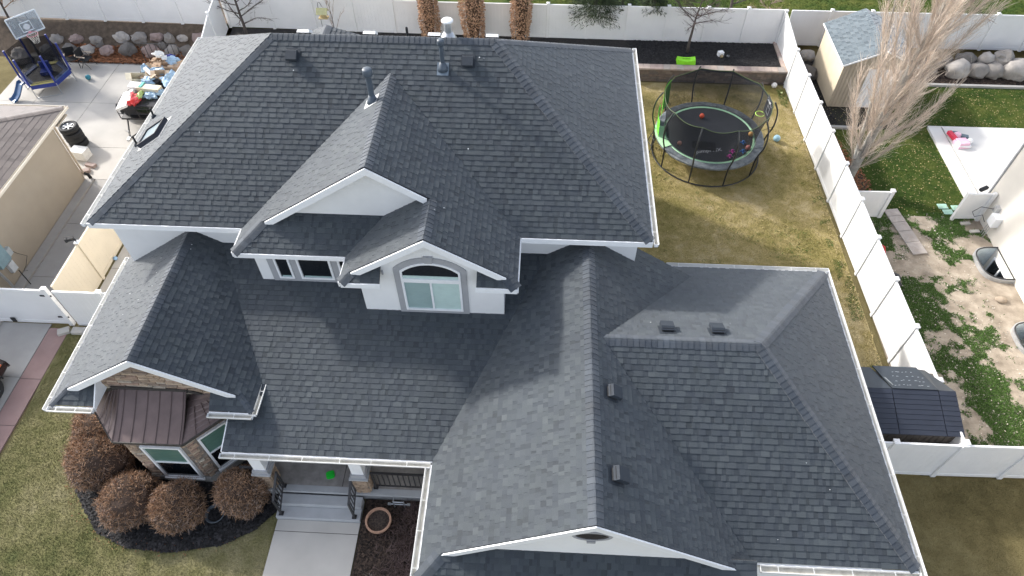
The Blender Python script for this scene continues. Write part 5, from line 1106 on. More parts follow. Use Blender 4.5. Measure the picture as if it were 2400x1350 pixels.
# bare trees built limb by limb
def bare_tree(name, label, base, h, limbs, spread, twigs, rt, barkm, twigm, tw=(.008, .003), up=.55, tl=(.3, .8), z_lo=.18, seed=0, cone=None, lean=(0, 0), cat='tree', group=None):
    rnd = random.Random(seed); t = thing(name, label, cat, base, group); B = Vector(base)
    def curve(p, d, L, wob, n=6, grav=.0):
        pts = [p]; 
        for i in range(n): d = (d+Vector((rnd.gauss(0, wob), rnd.gauss(0, wob), rnd.gauss(0, wob)+grav))).normalized(); pts.append(pts[-1]+d*(L/n))
        return pts
    tr = curve(B, Vector((lean[0], lean[1], 1)).normalized(), h, .035, 9); m = MB(); m.tube(tr, [rt*(1-.88*i/9)+.004 for i in range(10)], 9); m.build('trunk', barkm, t, smooth=True)
    segs = []; L1 = []
    for k in range(limbs):
        f = z_lo+(1-z_lo)*(k/limbs)**1.1*.92; i = min(8, int(f*9)); p = tr[i].lerp(tr[i+1], f*9-i); a = rnd.uniform(0, 2*PI) if limbs < 5 else k*2.4+rnd.uniform(-.4, .4)
        d = Vector((math.cos(a)*spread, math.sin(a)*spread, up)).normalized(); L = h*(1-f)*rnd.uniform(.55, .8)+tl[1]*.6
        L = min(L, h*.62); pts = curve(p, d, L, .10, 7, .07 if up > .5 else .02); r0 = rt*(1-f)*.42+.007
        if r0 > .011 or h < 4: mm = MB(); mm.tube(pts, [r0*(1-.85*j/7)+.002 for j in range(8)], 5, cap=False); mm.build('limb', barkm if r0 > .025 else twigm, t)
        else: pass
        L1.append(pts)
    P0, P1 = [], []
    for k in range(twigs):
        q = L1[rnd.randrange(len(L1))]; j = rnd.random()**.8*6.9; i = int(j); p = q[i].lerp(q[min(7, i+1)], j-i); dd = (q[min(7, i+1)]-q[i]).normalized()
        d = (dd+Vector((rnd.gauss(0, .32*spread+.12), rnd.gauss(0, .32*spread+.12), rnd.gauss(.15 if up > .5 else 0, .3)))).normalized(); L = rnd.uniform(*tl)*(1-.35*j/7); P0.append(p); P1.append(p+d*L)
    P0 = np.array(P0); P1 = np.array(P1); n = len(P0); V, F = ribbons(P0, P1, unit(n)*.03, tw[0], tw[1], 3)
    f_ = RNG.random((n*2,)); Q0 = np.concatenate([P0, P0])+(np.concatenate([P1, P1])-np.concatenate([P0, P0]))*f_[:, None]; D = np.concatenate([P1-P0, P1-P0]); D = D/np.linalg.norm(D, axis=1, keepdims=True)+unit(2*n)*.55+np.array((0, 0, .25 if up > .5 else 0))
    V2, F2 = ribbons(Q0, Q0+D*RNG.uniform(.3, .6, (2*n, 1))*tl[0], unit(2*n)*.015, tw[0]*.55, tw[1]*.6, 2)
    fast_mesh('twigs', np.concatenate([V, V2]), np.concatenate([F, F2+len(V)]), twigm, t, 4, kind='stuff'); return t
# the poplar: broom of nearly upright branches
POP = thing('bare_poplar', 'tall leafless poplar with a broom of pale upright branches beside the side fence', 'tree', (12.1, 20.95, 0)); rnd = random.Random(8)
def limb(p, d, L, r0, r1, wob=.05, n=7, up=.10, mat=BARKP, build=True):
    pts = [Vector(p)]; d = Vector(d).normalized()
    for i in range(n): d = (d+Vector((rnd.gauss(0, wob), rnd.gauss(0, wob), up+rnd.gauss(0, wob*.5)))).normalized(); pts.append(pts[-1]+d*(L/n))
    if build: m = MB(); m.tube(pts, [r0+(r1-r0)*i/n for i in range(n+1)], 7 if r0 > .04 else 5, cap=False); m.build('limb' if r0 < .13 else 'trunk', mat, POP, smooth=True)
    return pts
b0 = Vector((12.1, 20.95, 0)); tr1 = limb(b0, (.06, .0, 1), 12.5, .175, .05, .015, 12, .02); subs = [tr1]
limb((12.12, 20.93, .75), (-.28, -.05, 1), .9, .09, .075, .02, 3, .1); tr2 = limb((11.93, 20.9, 1.2), (-.12, .15, 1), 7.5, .07, .015, .03, 9, .05); subs.append(tr2)
for k in range(40):
    f = .55+k*.20+rnd.uniform(-.1, .1); 
    if f > 9: break
    i = min(11, int(f/12.5*12)); p = tr1[i].lerp(tr1[i+1], f/12.5*12-i); a = k*2.4+rnd.uniform(-.5, .5); out = rnd.uniform(.38, .75)
    subs.append(limb(p, (math.cos(a)*out, math.sin(a)*out, .75), rnd.uniform(2.2, 4.2), .022+.022*rnd.random(), .004, .05, 8, .16, TWIG_P))
P0, P1, W = [], [], []
for k in range(7200):
    q = subs[rnd.randrange(len(subs))]; n_ = len(q)-1; j = rnd.random()*(n_-.01); i = int(j); p = q[i].lerp(q[i+1], j-i); dd = (q[i+1]-q[i]).normalized(); ax = Vector((12.2, 20.95, p.z)); o_ = (p-ax)
    o_ = o_.normalized() if o_.length > .05 else Vector((rnd.gauss(0, 1), rnd.gauss(0, 1), 0)).normalized()
    d = (dd*.8+o_*rnd.uniform(-.1, .38)+Vector((rnd.gauss(0, .25), rnd.gauss(0, .25), .45))).normalized(); L = rnd.uniform(.45, 1.25); e = p+d*L; rr = math.hypot(e.x-12.2, e.y-20.95)
    if rr > 1.0+.16*max(0, min(e.z, 7)): continue
    P0.append(p); P1.append(e)
P0 = np.array(P0); P1 = np.array(P1); n = len(P0); V, F = ribbons(P0, P1, unit(n)*.05, .0060, .003, 3)
Q = np.repeat(np.arange(n), 2); f_ = RNG.random((len(Q), 1)); Q0 = P0[Q]+(P1[Q]-P0[Q])*f_; D = (P1-P0)[Q]; D = D/np.linalg.norm(D, axis=1, keepdims=True)+unit(len(Q))*.5; V2, F2 = ribbons(Q0, Q0+D*RNG.uniform(.12, .38, (len(Q), 1)), unit(len(Q))*.02, .004, .002, 2)
fast_mesh('twigs', np.concatenate([V, V2]), np.concatenate([F, F2+len(V)]), TWIG_P, POP, 4, kind='stuff')
TD = dict(barkm=BARKD, twigm=TWIG_D)
bare_tree('bare_tree', 'small dark bare tree in the raised mulch bed behind the trampoline', (6.62, 28.9, .56), 3.0, 17, 1.1, 420, .07, up=.35, tl=(.3, .8), z_lo=.48, seed=4, **TD)
bare_tree('bare_tree', 'dark bare tree rising behind the upper left roof corner', (-14.1, 29.1, .6), 3.6, 18, .9, 420, .075, up=.5, tl=(.25, .65), z_lo=.22, seed=6, **TD)
bare_tree('bare_sapling', 'thin bare sapling beside the bird feeder', (-9.9, 29.3, .6), 1.9, 6, .35, 26, .02, up=1.0, tl=(.3, .6), z_lo=.15, seed=7, barkm=BARKD, twigm=TWIG_G)
bare_tree('bare_tree', 'bare tree with reddish buds at the upper left corner', (-25.2, 28.9, .9), 3.0, 14, 1.1, 300, .06, up=.4, tl=(.3, .7), z_lo=.35, seed=9, barkm=BARKD, twigm=TWIG_R)
bare_tree('bare_tree', 'bare branches with dark seed heads in front of the upper right fence', (19.2, 30.9, .5), 4.2, 12, 1.2, 150, .06, up=.3, tl=(.4, .9), z_lo=.35, seed=12, **TD)
bare_tree('bare_tree', 'bare tree beyond the back fence above the small mulch bed tree', (8.9, 31.6, .5), 3.4, 10, .8, 160, .09, up=.4, tl=(.3, .8), z_lo=.3, seed=13, barkm=BARKD, twigm=TWIG_G)
bare_tree('bare_bush', 'grey bare bush beyond the back fence left of the side fence corner', (10.6, 31.5, .5), 1.6, 10, 1.1, 300, .03, up=.4, tl=(.2, .5), z_lo=.05, seed=14, barkm=BARKD, twigm=TWIG_G, cat='bush')
def conifer(label, x, y, z0, h, r, n=5200):
    t = thing('evergreen_tree', label, 'tree', (x, y, z0), 'evergreens beyond the back fence'); m = MB(); m.tube([(x, y, z0), (x, y, z0+h)], [.1, .02], 7); m.build('trunk', BARKD, t)
    f = RNG.uniform(0.03, 1, n)**1.1; a = RNG.uniform(0, 2*PI, n); lay_ = np.floor(f*14)/14; rr = r*(1-lay_)*RNG.uniform(.35, 1.05, n)*(1+.22*np.sin(a*5+lay_*20)); P = np.c_[x+np.cos(a)*rr, y+np.sin(a)*rr, z0+.3+f*h*.95-rr*.18]
    d = np.c_[np.cos(a)*.09, np.sin(a)*.09, -.03*np.ones(n)]+unit(n)*.05; V, F = ribbons(P, P+d, unit(n)*.01, .014, .005, 2); fast_mesh('needles', V, F, NEEDLE, t, 4, kind='stuff')
conifer('evergreen boughs hanging over the back fence left of the small bare tree', 2.3, 30.25, 1.5, 3.4, 1.25, 20000); conifer('smaller evergreen bough peeking over the back fence', 4.95, 30.3, 1.7, 2.4, .62, 7000)
conifer('dark low evergreen between the two behind the fence', 3.7, 31.9, .5, 2.2, 1.2, 5200)
# ================================================================== big trampoline
def T_(name, label, cat, o, **k): return tag(o, label, cat, **k)
TC = Vector((6.72, 22.5, 0)); T = thing('trampoline', 'big round trampoline with black safety net and lime green trim on the back lawn', 'trampoline', tuple(TC))
TB = flat('tramp_tube', (.02, .022, .024), .35, .6); NETM = flat('net_black', (.026, .028, .032), .9, .1, .66); MATB = M('tramp_mat', (.022, .024, .028), .6, .12, 3, bump=.1, bscale=120)
PADM = M('tramp_pad', (.10, .115, .125), .6, .45, 7, dirt=.4, dirtcol=(.3, .31, .3)); LIME = flat('lime', (.13, .55, .04), .45); MINT = flat('mint', (.30, .52, .33), .5); LIMEP = flat('lime_pale', (.40, .66, .38), .5)
def ring(r, z, n=48, c=TC, rot=0): return [(c.x+r*math.cos(2*PI*i/n+rot), c.y+r*math.sin(2*PI*i/n+rot), z) for i in range(n)]
m = MB(); m.tube(ring(2.15, .035), .028, 6, closed=True); m.build('ground_ring', TB, T); m = MB(); m.tube(ring(2.08, .86), .035, 8, closed=True); m.build('frame', TB, T)
m = MB(); m.lathe([(0.01, .895), (1.72, .90)], tuple(TC), 56, cap=False); m.build('jumping_mat', MATB, T)
m = MB(); n = 60; vs = []
for i in range(n):
    a = 2*PI*i/n
    for r_, z in ((1.82, .905), (1.86, .93), (2.10, .93), (2.15, .90), (2.15, .84)): vs.append((TC.x+r_*math.cos(a), TC.y+r_*math.sin(a), z+.008*math.sin(a*17+r_*9)))
m.add(vs, [(i*5+k, ((i+1) % n)*5+k, ((i+1) % n)*5+k+1, i*5+k+1) for i in range(n) for k in range(4)]); m.build('spring_pad', PADM, T)
m = MB(); m.lathe([(1.715, .905), (1.735, .922), (1.80, .922), (1.815, .905)], tuple(TC), 60, cap=False); m.build('pad_trim', MINT, T)
NP = 10; ph = -PI/2-.42; TOPZ = 2.62; tops = []
for i in range(NP):
    a = ph+2*PI*i/NP; d = Vector((math.cos(a), math.sin(a), 0)); pts = [TC+d*2.14+Vector((0, 0, .03)), TC+d*2.17+Vector((0, 0, .9)), TC+d*2.34+Vector((0, 0, 1.55)), TC+d*2.30+Vector((0, 0, 2.2)), TC+d*2.10+Vector((0, 0, TOPZ))]; sm = []
    for k in range(len(pts)-1):
        p0, p1, p2, p3 = pts[max(k-1, 0)], pts[k], pts[k+1], pts[min(k+2, len(pts)-1)]
        for s in range(4):
            t = s/4; sm.append(.5*((2*p1)+(-p0+p2)*t+(2*p0-5*p1+4*p2-p3)*t*t+(-p0+3*p1-3*p2+p3)*t**3))
    sm.append(pts[-1]); m = MB(); m.tube(sm, .032, 7); m.build('net_pole', TB, T); tops.append(TC+d*2.02+Vector((0, 0, TOPZ-.02)))
    m = MB(); q = sm[8]; m.tube([q, TC+d*1.98+Vector((0, 0, 1.3))], .008, 5); m.build('pole_strap', TB, T)
def net_top(a):   # sagging top line between poles
    k = ((a-ph)/(2*PI)*NP) % 1; return TOPZ-.03-.09*math.sin(PI*k)
n = 80; m = MB(); vs = []
for i in range(n):
    a = ph+2*PI*i/n
    for j in range(5):
        t = j/4; r_ = 1.78+.24*t-.05*math.sin(PI*t); vs.append((TC.x+r_*math.cos(a), TC.y+r_*math.sin(a), .92+(net_top(a)-.92)*t))
m.add(vs, [(i*5+k, ((i+1) % n)*5+k, ((i+1) % n)*5+k+1, i*5+k+1) for i in range(n) for k in range(4)]); m.build('safety_net', NETM, T, smooth=True)
m = MB(); m.tube([(TC.x+2.02*math.cos(a), TC.y+2.02*math.sin(a), net_top(a)) for a in [ph+2*PI*i/n for i in range(n)]], .013, 5, closed=True); m.build('net_rope', flat('rope_olive', (.055, .085, .025), .6), T)
for i in range(10, 34):   # broad hem band at the back right
    a0, a1 = ph+2*PI*(i+12)/n, ph+2*PI*(i+13)/n
m = MB(); vs = []
for i in range(29):
    a = ph+2*PI*(24+i)/n
    for h in (0, .10): vs.append((TC.x+2.03*math.cos(a), TC.y+2.03*math.sin(a), net_top(a)-h))
m.add(vs, [(2*i, 2*i+2, 2*i+3, 2*i+1) for i in range(28)]); m.build('net_hem', flat('hem_grey', (.10, .105, .11), .7, .4), T)
def arc_panel(name, a0, a1, z0, z1, r0, r1, mat, nn=8, curve=0.0):
    m = MB(); vs = []
    for i in range(nn+1):
        a = a0+(a1-a0)*i/nn
        for z, r_ in ((z0, r0), (z1, r1)): vs.append((TC.x+r_*math.cos(a), TC.y+r_*math.sin(a), z+curve*math.sin(PI*i/nn)))
    m.add(vs, [(2*i, 2*i+2, 2*i+3, 2*i+1) for i in range(nn)]); return m.build(name, mat, T)
arc_panel('door_panel', 2.5, 3.1, 1.45, 2.55, 2.0, 2.06, LIME); arc_panel('door_panel_lower', 2.75, 3.3, .95, 1.7, 2.09, 2.14, LIMEP if False else LIME)
arc_panel('entry_pad', 2.95, 3.62, .955, .957, 1.78, 2.17, LIMEP)
m = MB(); m.tube([(4.36, 22.1, .0), (4.62, 22.35, .85)], .018, 5); m.tube([(4.15, 22.45, 0), (4.55, 22.7, .85)], .018, 5)
for k in range(3): t_ = .2+k*.28; m.tube([(4.36+.26*t_, 22.1+.25*t_, .85*t_), (4.15+.4*t_, 22.45+.25*t_, .85*t_)], .018, 5)
m.build('ladder', TB, T)
# backboard, hoop and printed words
ab = .02; bd_ = Vector((math.cos(ab), math.sin(ab), 0)); bs = Vector((-bd_.y, bd_.x, 0)); bc = TC+bd_*1.99+Vector((0, 0, 2.17)); zz = Vector((0, 0, 1))
BB = flat('board_black', (.03, .035, .045), .5); m = MB(); m.prism([bc-bs*.40-zz*.36, bc+bs*.40-zz*.36, bc+bs*.40+zz*.36, bc-bs*.40+zz*.36], bd_*.03); bb = m.build('backboard', BB, T)
m = MB()
for u0, u1, w0, w1 in ((-.20, .12, -.22, -.18), (-.20, .12, .06, .10), (-.20, -.16, -.18, .06), (.08, .12, -.18, .06)):
    m.prism([bc-bd_*.004+bs*u0+zz*w0, bc-bd_*.004+bs*u1+zz*w0, bc-bd_*.004+bs*u1+zz*w1, bc-bd_*.004+bs*u0+zz*w1], -bd_*.003)
m.build('target_square', flat('print_white', (.8, .82, .85), .6), bb)
m = MB(); m.tube([tuple(bc-bd_*.24-zz*.26+bd_*.17*math.cos(2*PI*i/20)+bs*.17*math.sin(2*PI*i/20)) for i in range(20)], .014, 6, closed=True); m.build('hoop_rim', flat('rim_lime', (.45, .72, .12), .4), T)
def text(s, size, mat, parent, mw, name='lettering', ext=.002, kind=None):
    cu = bpy.data.curves.new('lettering', 'FONT'); cu.body = s; cu.size = size; cu.extrude = ext; cu.align_x = 'CENTER'; cu.align_y = 'CENTER'
    tmp = bpy.data.objects.new('tmp', cu); C.objects.link(tmp); dg = bpy.context.evaluated_depsgraph_get(); me = bpy.data.meshes.new_from_object(tmp.evaluated_get(dg)); bpy.data.objects.remove(tmp)
    me.materials.clear(); me.materials.append(mat); base = LOC.get(parent.name, Vector((0, 0, 0))); me.transform(Matrix.Translation(-base) @ mw); o = bpy.data.objects.new(name, me); C.objects.link(o); o.parent = parent; LOC[o.name] = base; return o
def frame_m(o, x, y): x = Vector(x).normalized(); z = x.cross(Vector(y)).normalized(); y = z.cross(x); return Matrix.Translation(o) @ Matrix((x, y, z)).transposed().to_4x4()
PW = flat('print_white', (.8, .82, .85), .6); text('JumpFleX', .17, PW, bb, frame_m(bc-bd_*.006+zz*.23, -bs, zz)); 
text('JumpFleX', .27, flat('print_grey', (.62, .63, .64), .7), T, frame_m(TC+Vector((-.15, -1.05, .903)), (1, .18, 0), (-.18, 1, 0)))
MB().prism([(5.95, 21.62, .903), (6.85, 21.42, .903), (6.9, 21.95, .903), (6.0, 22.05, .903)], (0, 0, .003)).build('mat_patch', flat('patch_black', (.008, .008, .01), .8), T)
def sph(name, c, r, mat, lab, cat='ball', group='loose play balls', wob=0.0):
    m = MB(); m.ball(c, r, 18, wob=wob); return tag(m.build(name, mat, origin=(c[0], c[1], c[2]-r), smooth=True), lab, cat, group)
sph('ball', (6.55, 23.55, 1.00), .10, flat('ball_red', (.62, .09, .04), .5), 'red orange ball lying on the trampoline mat at the back')
sph('ball', (5.45, 21.75, 1.0), .09, flat('ball_salmon', (.72, .33, .25), .5), 'salmon pink ball by the front net of the trampoline')
sph('ball', (8.35, 22.45, 1.0), .10, flat('ball_orange', (.78, .42, .12), .5), 'orange ball at the right rim of the trampoline'); sph('ball', (8.1, 21.6, 1.0), .10, flat('ball_rose', (.45, .16, .14), .5), 'dull rose ball behind the right hand net of the trampoline')
sph('ball', (9.79, 23.33, .145), .145, flat('ball_sky', (.30, .50, .60), .5), 'pale blue ball on the grass right of the trampoline'); sph('ball', (10.42, 27.15, .13), .125, flat('ball_white', (.7, .68, .66), .5), 'white ball beside the end of the block wall')
sph('ball', (10.68, 26.7, .05), .045, flat('ball_lemon', (.7, .75, .35), .5), 'tiny pale yellow ball near the fence foot'); sph('ball', (-20.9, 26.35, .13), .12, flat('ball_teal', (.04, .26, .34), .5), 'teal ball on the driveway between small trampoline and boulders')
def jack(c, lab, col):
    m = MB()
    for d in ((1, 0, 0), (-1, 0, .2), (0, 1, .2), (0, -1, 0), (0, 0, 1), (.6, .6, .4)): m.tube([c, tuple(c[i]+d[i]*.11 for i in range(3))], [.03, .022], 6)
    tag(m.build('spiky_toy', flat('toy_'+col[0], col[1], .5), origin=c), lab, 'toy')
jack((7.45, 21.35, .97), 'upper magenta jack shaped toy on the trampoline mat', ('magenta', (.45, .04, .30))); jack((7.3, 21.05, .97), 'lower magenta jack shaped toy near the pad of the trampoline', ('magenta', (.45, .04, .30)))
jack((7.95, 21.9, .99), 'upper blue toy on the right side of the trampoline mat', ('blue', (.02, .14, .42))); jack((7.85, 21.35, .99), 'lower blue toy on the right side of the trampoline mat', ('blue', (.02, .14, .42)))

# ================================================================== things in the raised bed and by the back fence
G = flat('lime_plastic', (.24, .68, .02), .4); m = MB(); vs = []
for i in range(9):
    u = -1+i/4; vs += [(6.42+u*.40, 27.78+.06*(1-u*u)*-1, .90-.05*(1-u*u)), (6.42+u*.40, 28.05, .92-.05*(1-u*u)), (6.42+u*.42, 27.72, .69), (6.42+u*.42, 28.1, .69)]
m.add(vs, [q for i in range(8) for q in ((i*4, i*4+4, i*4+5, i*4+1), (i*4+2, i*4, i*4+1, i*4+3)[0:0] or (i*4, i*4+2, i*4+6, i*4+4), (i*4+1, i*4+5, i*4+7, i*4+3))]+[(0, 1, 3, 2), (32, 34, 35, 33)])
gs = m.build('toy_rocker', G, origin=(6.42, 27.9, .69)); tag(gs, 'lime green plastic rocker resting on the capstones behind the trampoline', 'toy'); m = MB(); m.bx((6.25, 27.9, .865), (6.6, 27.94, .885)); m.build('grip_slot', flat('lime_dark', (.12, .36, .01), .5), gs)
Lt = thing('garden_lamp', 'small white and brass lamp lying in the raised mulch bed', 'lamp', (8.2, 28.6, .57)); MB().box((8.1, 28.68, .70), (.24, .20, .22), .3).build('housing', WHITE, Lt)
for x in (8.14, 8.42): m = MB(); m.ball((x, 28.52, .67), .085, 12); m.build('lens', flat('brass', (.30, .23, .12), .25, 1) if x < 8.3 else flat('dark_lens', (.05, .055, .06), .2, 1), Lt, smooth=True)
BF = thing('bird_feeder', 'tan hopper bird feeder hanging from a thin shepherd hook before the back fence', 'bird feeder', (-10.25, 28.9, .6)); m = MB(); m.tube([(-10.3, 28.9, .6), (-10.3, 28.9, 2.45), (-10.27, 28.9, 2.6), (-10.2, 28.9, 2.62), (-10.14, 28.9, 2.52), (-10.14, 28.9, 2.42)], .011, 6); m.build('hook', BLK, BF)
WD = M('cedar', (.42, .33, .17), .8, .15, 9); WD2 = M('feeder_roof', (.45, .44, .24), .8, .1, 9); MB().bx((-10.36, 28.76, 1.88), (-9.92, 29.04, 1.92)).build('tray', WD, BF); MB().bx((-10.24, 28.82, 1.921), (-10.04, 28.98, 2.17)).build('hopper', WD, BF)
MB().prism([(-10.40, 28.70, 2.12), (-9.90, 28.70, 2.12), (-9.90, 28.90, 2.34), (-10.40, 28.90, 2.34)], (0, 0, .02)).build('feeder_roof', WD2, BF); MB().prism([(-10.40, 29.1, 2.12), (-9.90, 29.1, 2.12), (-9.90, 28.902, 2.34), (-10.40, 28.902, 2.34)], (0, 0, .02)).build('feeder_roof', WD2, BF)

# ================================================================== left driveway: small trampoline, hoop, trailer, wheels
ST = thing('small_trampoline', 'small hexagonal children trampoline with blue padded poles and a net on the driveway', 'trampoline', (-22.35, 25.85, 0)); SC_ = Vector((-22.4, 25.85, 0))
BLUE = flat('pad_blue', (.015, .035, .24), .45); BLUE2 = flat('pad_blue_soft', (.05, .10, .26), .5); YEL = flat('pad_yellow', (.50, .46, .12), .5); STEEL = GALV
hx = [SC_+Vector((math.cos(PI/3*i+.35), math.sin(PI/3*i+.35), 0))*1.0 for i in range(6)]
m = MB(); m.prism([p*.8+SC_*.2+Vector((0, 0, .60)) for p in hx], (0, 0, .01)); m.build('jumping_mat', MATB, ST)
for i in range(6):
    a, b = hx[i], hx[(i+1) % 6]; z = Vector((0, 0, .615)); ai, bi = SC_+(a-SC_)*.78, SC_+(b-SC_)*.78; ao_, bo = SC_+(a-SC_)*1.03, SC_+(b-SC_)*1.03
    MB().prism([ai+z, bi+z, bo+z, ao_+z], (0, 0, .035)).build('edge_pad', YEL if i in (1, 4) else BLUE2, ST); m = MB(); m.tube([ao_+z*.97, bo+z*.97], .03, 6); m.build('frame_tube', BLUE, ST)
    MB().prism([ao_+z, bo+z, bo+z*.72, ao_+z*.72], (bo-ao_).cross(Vector((0, 0, 1))).normalized()*.01).build('skirt', BLUE, ST)
    m = MB(); p = SC_+(a-SC_)*1.05; m.tube([p+Vector((0, 0, .02)), p+Vector((0, 0, .7))], .018, 6); m.build('leg', STEEL, ST); m = MB(); m.tube([p+Vector((0, 0, .6)), p+Vector((0, 0, 1.92))], .042, 8); m.build('padded_pole', BLUE, ST)
    if i % 2 == 0: q = SC_+(b-SC_)*1.05; m = MB(); m.tube([p+Vector((0, 0, .02)), q+Vector((0, 0, .02))], .018, 6); m.build('foot_bar', STEEL, ST)
    n_ = MB(); n_.prism([SC_+(a-SC_)*.97+Vector((0, 0, .65)), SC_+(b-SC_)*.97+Vector((0, 0, .65)), SC_+(b-SC_)*.97+Vector((0, 0, 1.9)), SC_+(a-SC_)*.97+Vector((0, 0, 1.9))], (.003, 0, 0)); n_.build('net', flat('net_dark', (.015, .016, .02), .9, .1, .42), ST)
Ch = thing('toy_chair', 'bright blue plastic seat standing on the small trampoline', 'toy chair', (-22.3, 25.9, .61)); CB = flat('seat_blue', (.01, .06, .42), .35)
MB().box((-22.3, 25.85, .70), (.42, .36, .16), .3).build('seat', CB, Ch); MB().box((-22.36, 26.05, .90), (.42, .08, .40), .3).build('backrest', CB, Ch)
m = MB(); pth = [(-23.05, 25.12, .62), (-23.12, 24.98, .60), (-23.2, 24.85, .42), (-23.3, 24.7, .22), (-23.4, 24.55, .10), (-23.48, 24.42, .08)]; vs = []
for i, p in enumerate(pth):
    s_ = Vector((.82, -.42, 0)).normalized()*.19
    for u, h in ((-1, .09), (-.8, 0), (.8, 0), (1, .09)): vs.append(Vector(p)+s_*u+Vector((0, 0, h)))
m.add(vs, [(i*4+k, (i+1)*4+k, (i+1)*4+k+1, i*4+k+1) for i in range(5) for k in range(3)]); o = m.build('slide', flat('slide_blue', (.03, .10, .24), .3), ST); so_ = o.modifiers.new('s', 'SOLIDIFY'); so_.thickness = .02
HP = thing('basketball_hoop', 'portable basketball hoop with clear smoky backboard and pink rim behind the small trampoline', 'basketball hoop', (-23.9, 27.6, 0))
bl, br = Vector((-23.0, 26.1, 3.0)), Vector((-22.2, 27.05, 3.0)); bdx = (br-bl).normalized(); bn = Vector((bdx.y, -bdx.x, 0)); zh = Vector((0, 0, -.86)); 
MB().prism([bl, br, br+zh, bl+zh], bn*.012).build('backboard', flat('acrylic_smoke', (.30, .36, .42), .12, .8, .45), HP)
def strp(a, b, w_, nm, mat, off=.013):
    d = (b-a).normalized(); s_ = bn.cross(d).normalized()*w_/2; MB().prism([a-s_+bn*off, b-s_+bn*off, b+s_+bn*off, a+s_+bn*off], bn*.02).build(nm, mat, HP)
FRW = flat('frame_pale', (.55, .62, .68), .4)
for a, b in ((bl, br), (br, br+zh), (br+zh, bl+zh), (bl+zh, bl)): strp(a, b, .055, 'board_frame', FRW)
ct = bl+(br-bl)*.5+zh*.62
for a, b in ((-1, -1), (1, -1), (1, 1), (-1, 1)): pass
cs = [ct+bdx*.22*u+Vector((0, 0, .2*v)) for u, v in ((-1, -1), (1, -1), (1, 1), (-1, 1))]
for i in range(4): strp(cs[i], cs[(i+1) % 4], .03, 'target_square', FRW)
m = MB(); m.lathe([(0.01, 0), (.13, .004)], tuple(ct+bn*.034), 18, rot=Matrix((bdx, Vector((0, 0, 1)), bn)).transposed()); m.build('print_ball', flat('print_pale', (.55, .6, .66), .6), HP)
for u in (.33, .67): q = bl+(br-bl)*u-bn*.03; m = MB(); m.tube([q, q+zh], .02, 4); m.build('board_strut', BLK, HP)
rc = bl+(br-bl)*.5+zh*.92+bn*.30; m = MB(); m.tube([tuple(rc+Vector((.225*math.cos(2*PI*i/22), .225*math.sin(2*PI*i/22), 0))) for i in range(22)], .012, 6, closed=True); m.build('rim', flat('rim_pink', (.70, .28, .33), .4), HP); MB().box(tuple(rc-bn*.26), (.10, .12, .05), math.atan2(bdx.y, bdx.x)).build('rim_bracket', flat('rim_pink', (.70, .28, .33), .4), HP)
m = MB()
for i in range(12):
    a0, a1 = 2*PI*i/12, 2*PI*(i+1)/12
    for s in (0, 1): m.tube([rc+Vector((.22*math.cos(a0), .22*math.sin(a0), -.01)), rc+Vector((.16*math.cos(a0+(.26 if s else -.26)), .16*math.sin(a0+(.26 if s else -.26)), -.2)), rc+Vector((.12*math.cos(a0), .12*math.sin(a0), -.38))], .007, 4)
m.build('net', flat('net_white', (.7, .68, .62), .8), HP)
m = MB(); q = bl+(br-bl)*.5+zh*.6-bn*.05; m.tube([(-23.75, 27.7, .12), (-23.75, 27.7, 2.1), q-bn*.35], .05, 8); m.tube([(-23.75, 27.7, 1.5), q-bn*.02+Vector((0, 0, -.1))], .03, 6); m.build('pole', BLK, HP); MB().box((-23.8, 27.75, .13), (.75, 1.1, .22), .85).build('base_tank', BLKP, HP)
# jumble of chairs behind the small trampoline
for k, (x, y, a, lab) in enumerate(((-22.0, 27.35, .4, 'folding chair with pale arms behind the small trampoline'), (-21.35, 27.4, 1.4, 'tipped dark folding chair with tan armrest beside the boulders'))):
    t = thing('folding_chair', lab, 'chair', (x, y, 0), rz=a); 
    def cadd(nm, mat, fn): 
        m = MB(); fn(m); o = m.build(nm, mat); o.parent = t; o.location = (0, 0, 0)
    cadd('seat', BLKP, lambda m: m.box((0, 0, .42), (.45, .42, .03))); cadd('backrest', BLKP, lambda m: m.box((0, .24, .68), (.45, .03, .4)))
    for sx in (-1, 1): cadd('leg', BLK, lambda m: (m.tube([(sx*.23, -.25, 0), (sx*.23, .25, .85)], .014, 5), m.tube([(sx*.23, .25, 0), (sx*.23, -.2, .6)], .014, 5))); cadd('armrest', flat('arm_tan', (.55, .46, .36), .6), lambda m: m.box((sx*.24, 0, .62), (.05, .42, .03)))

# trailer
TR = thing('utility_trailer', 'black steel utility trailer heaped with rubbish, its mesh ramp raised', 'trailer', (-16.95, 24.6, 0)); tx0, tx1, ty0, ty1 = -17.75, -16.05, 22.95, 26.25
MB().bx((tx0, ty0, .42), (tx1, ty1, .50)).build('bed', BLK, TR)
def bar(nm, pts, r_=.022): m = MB(); m.tube(pts, r_, 4); m.build(nm, BLK, TR)
bar('rail', [(tx0, ty0, .98), (tx1, ty0, .98), (tx1, ty1, .98)]); bar('rail', [(tx0, ty0, .98), (tx0, ty1, .98)]); bar('rail', [(tx0, ty0, .72), (tx1, ty0, .72)], .016)
for x in (tx0, -17.3, -16.9, -16.45, tx1): bar('rail_post', [(x, ty0, .5), (x, ty0, .98)])
for y in (23.8, 24.7, 25.5, ty1): bar('rail_post', [(tx0, y, .5), (tx0, y, .98)]); bar('rail_post', [(tx1, y, .5), (tx1, y, .98)])
bar('ramp_frame', [(tx0, ty1, .55), (tx0-.0, ty1+.05, 1.95), (tx1, ty1+.05, 1.95), (tx1, ty1, .55)], .024); bar('ramp_frame', [(tx0, ty1+.02, 1.0), (tx1, ty1+.02, 1.0)], .014)
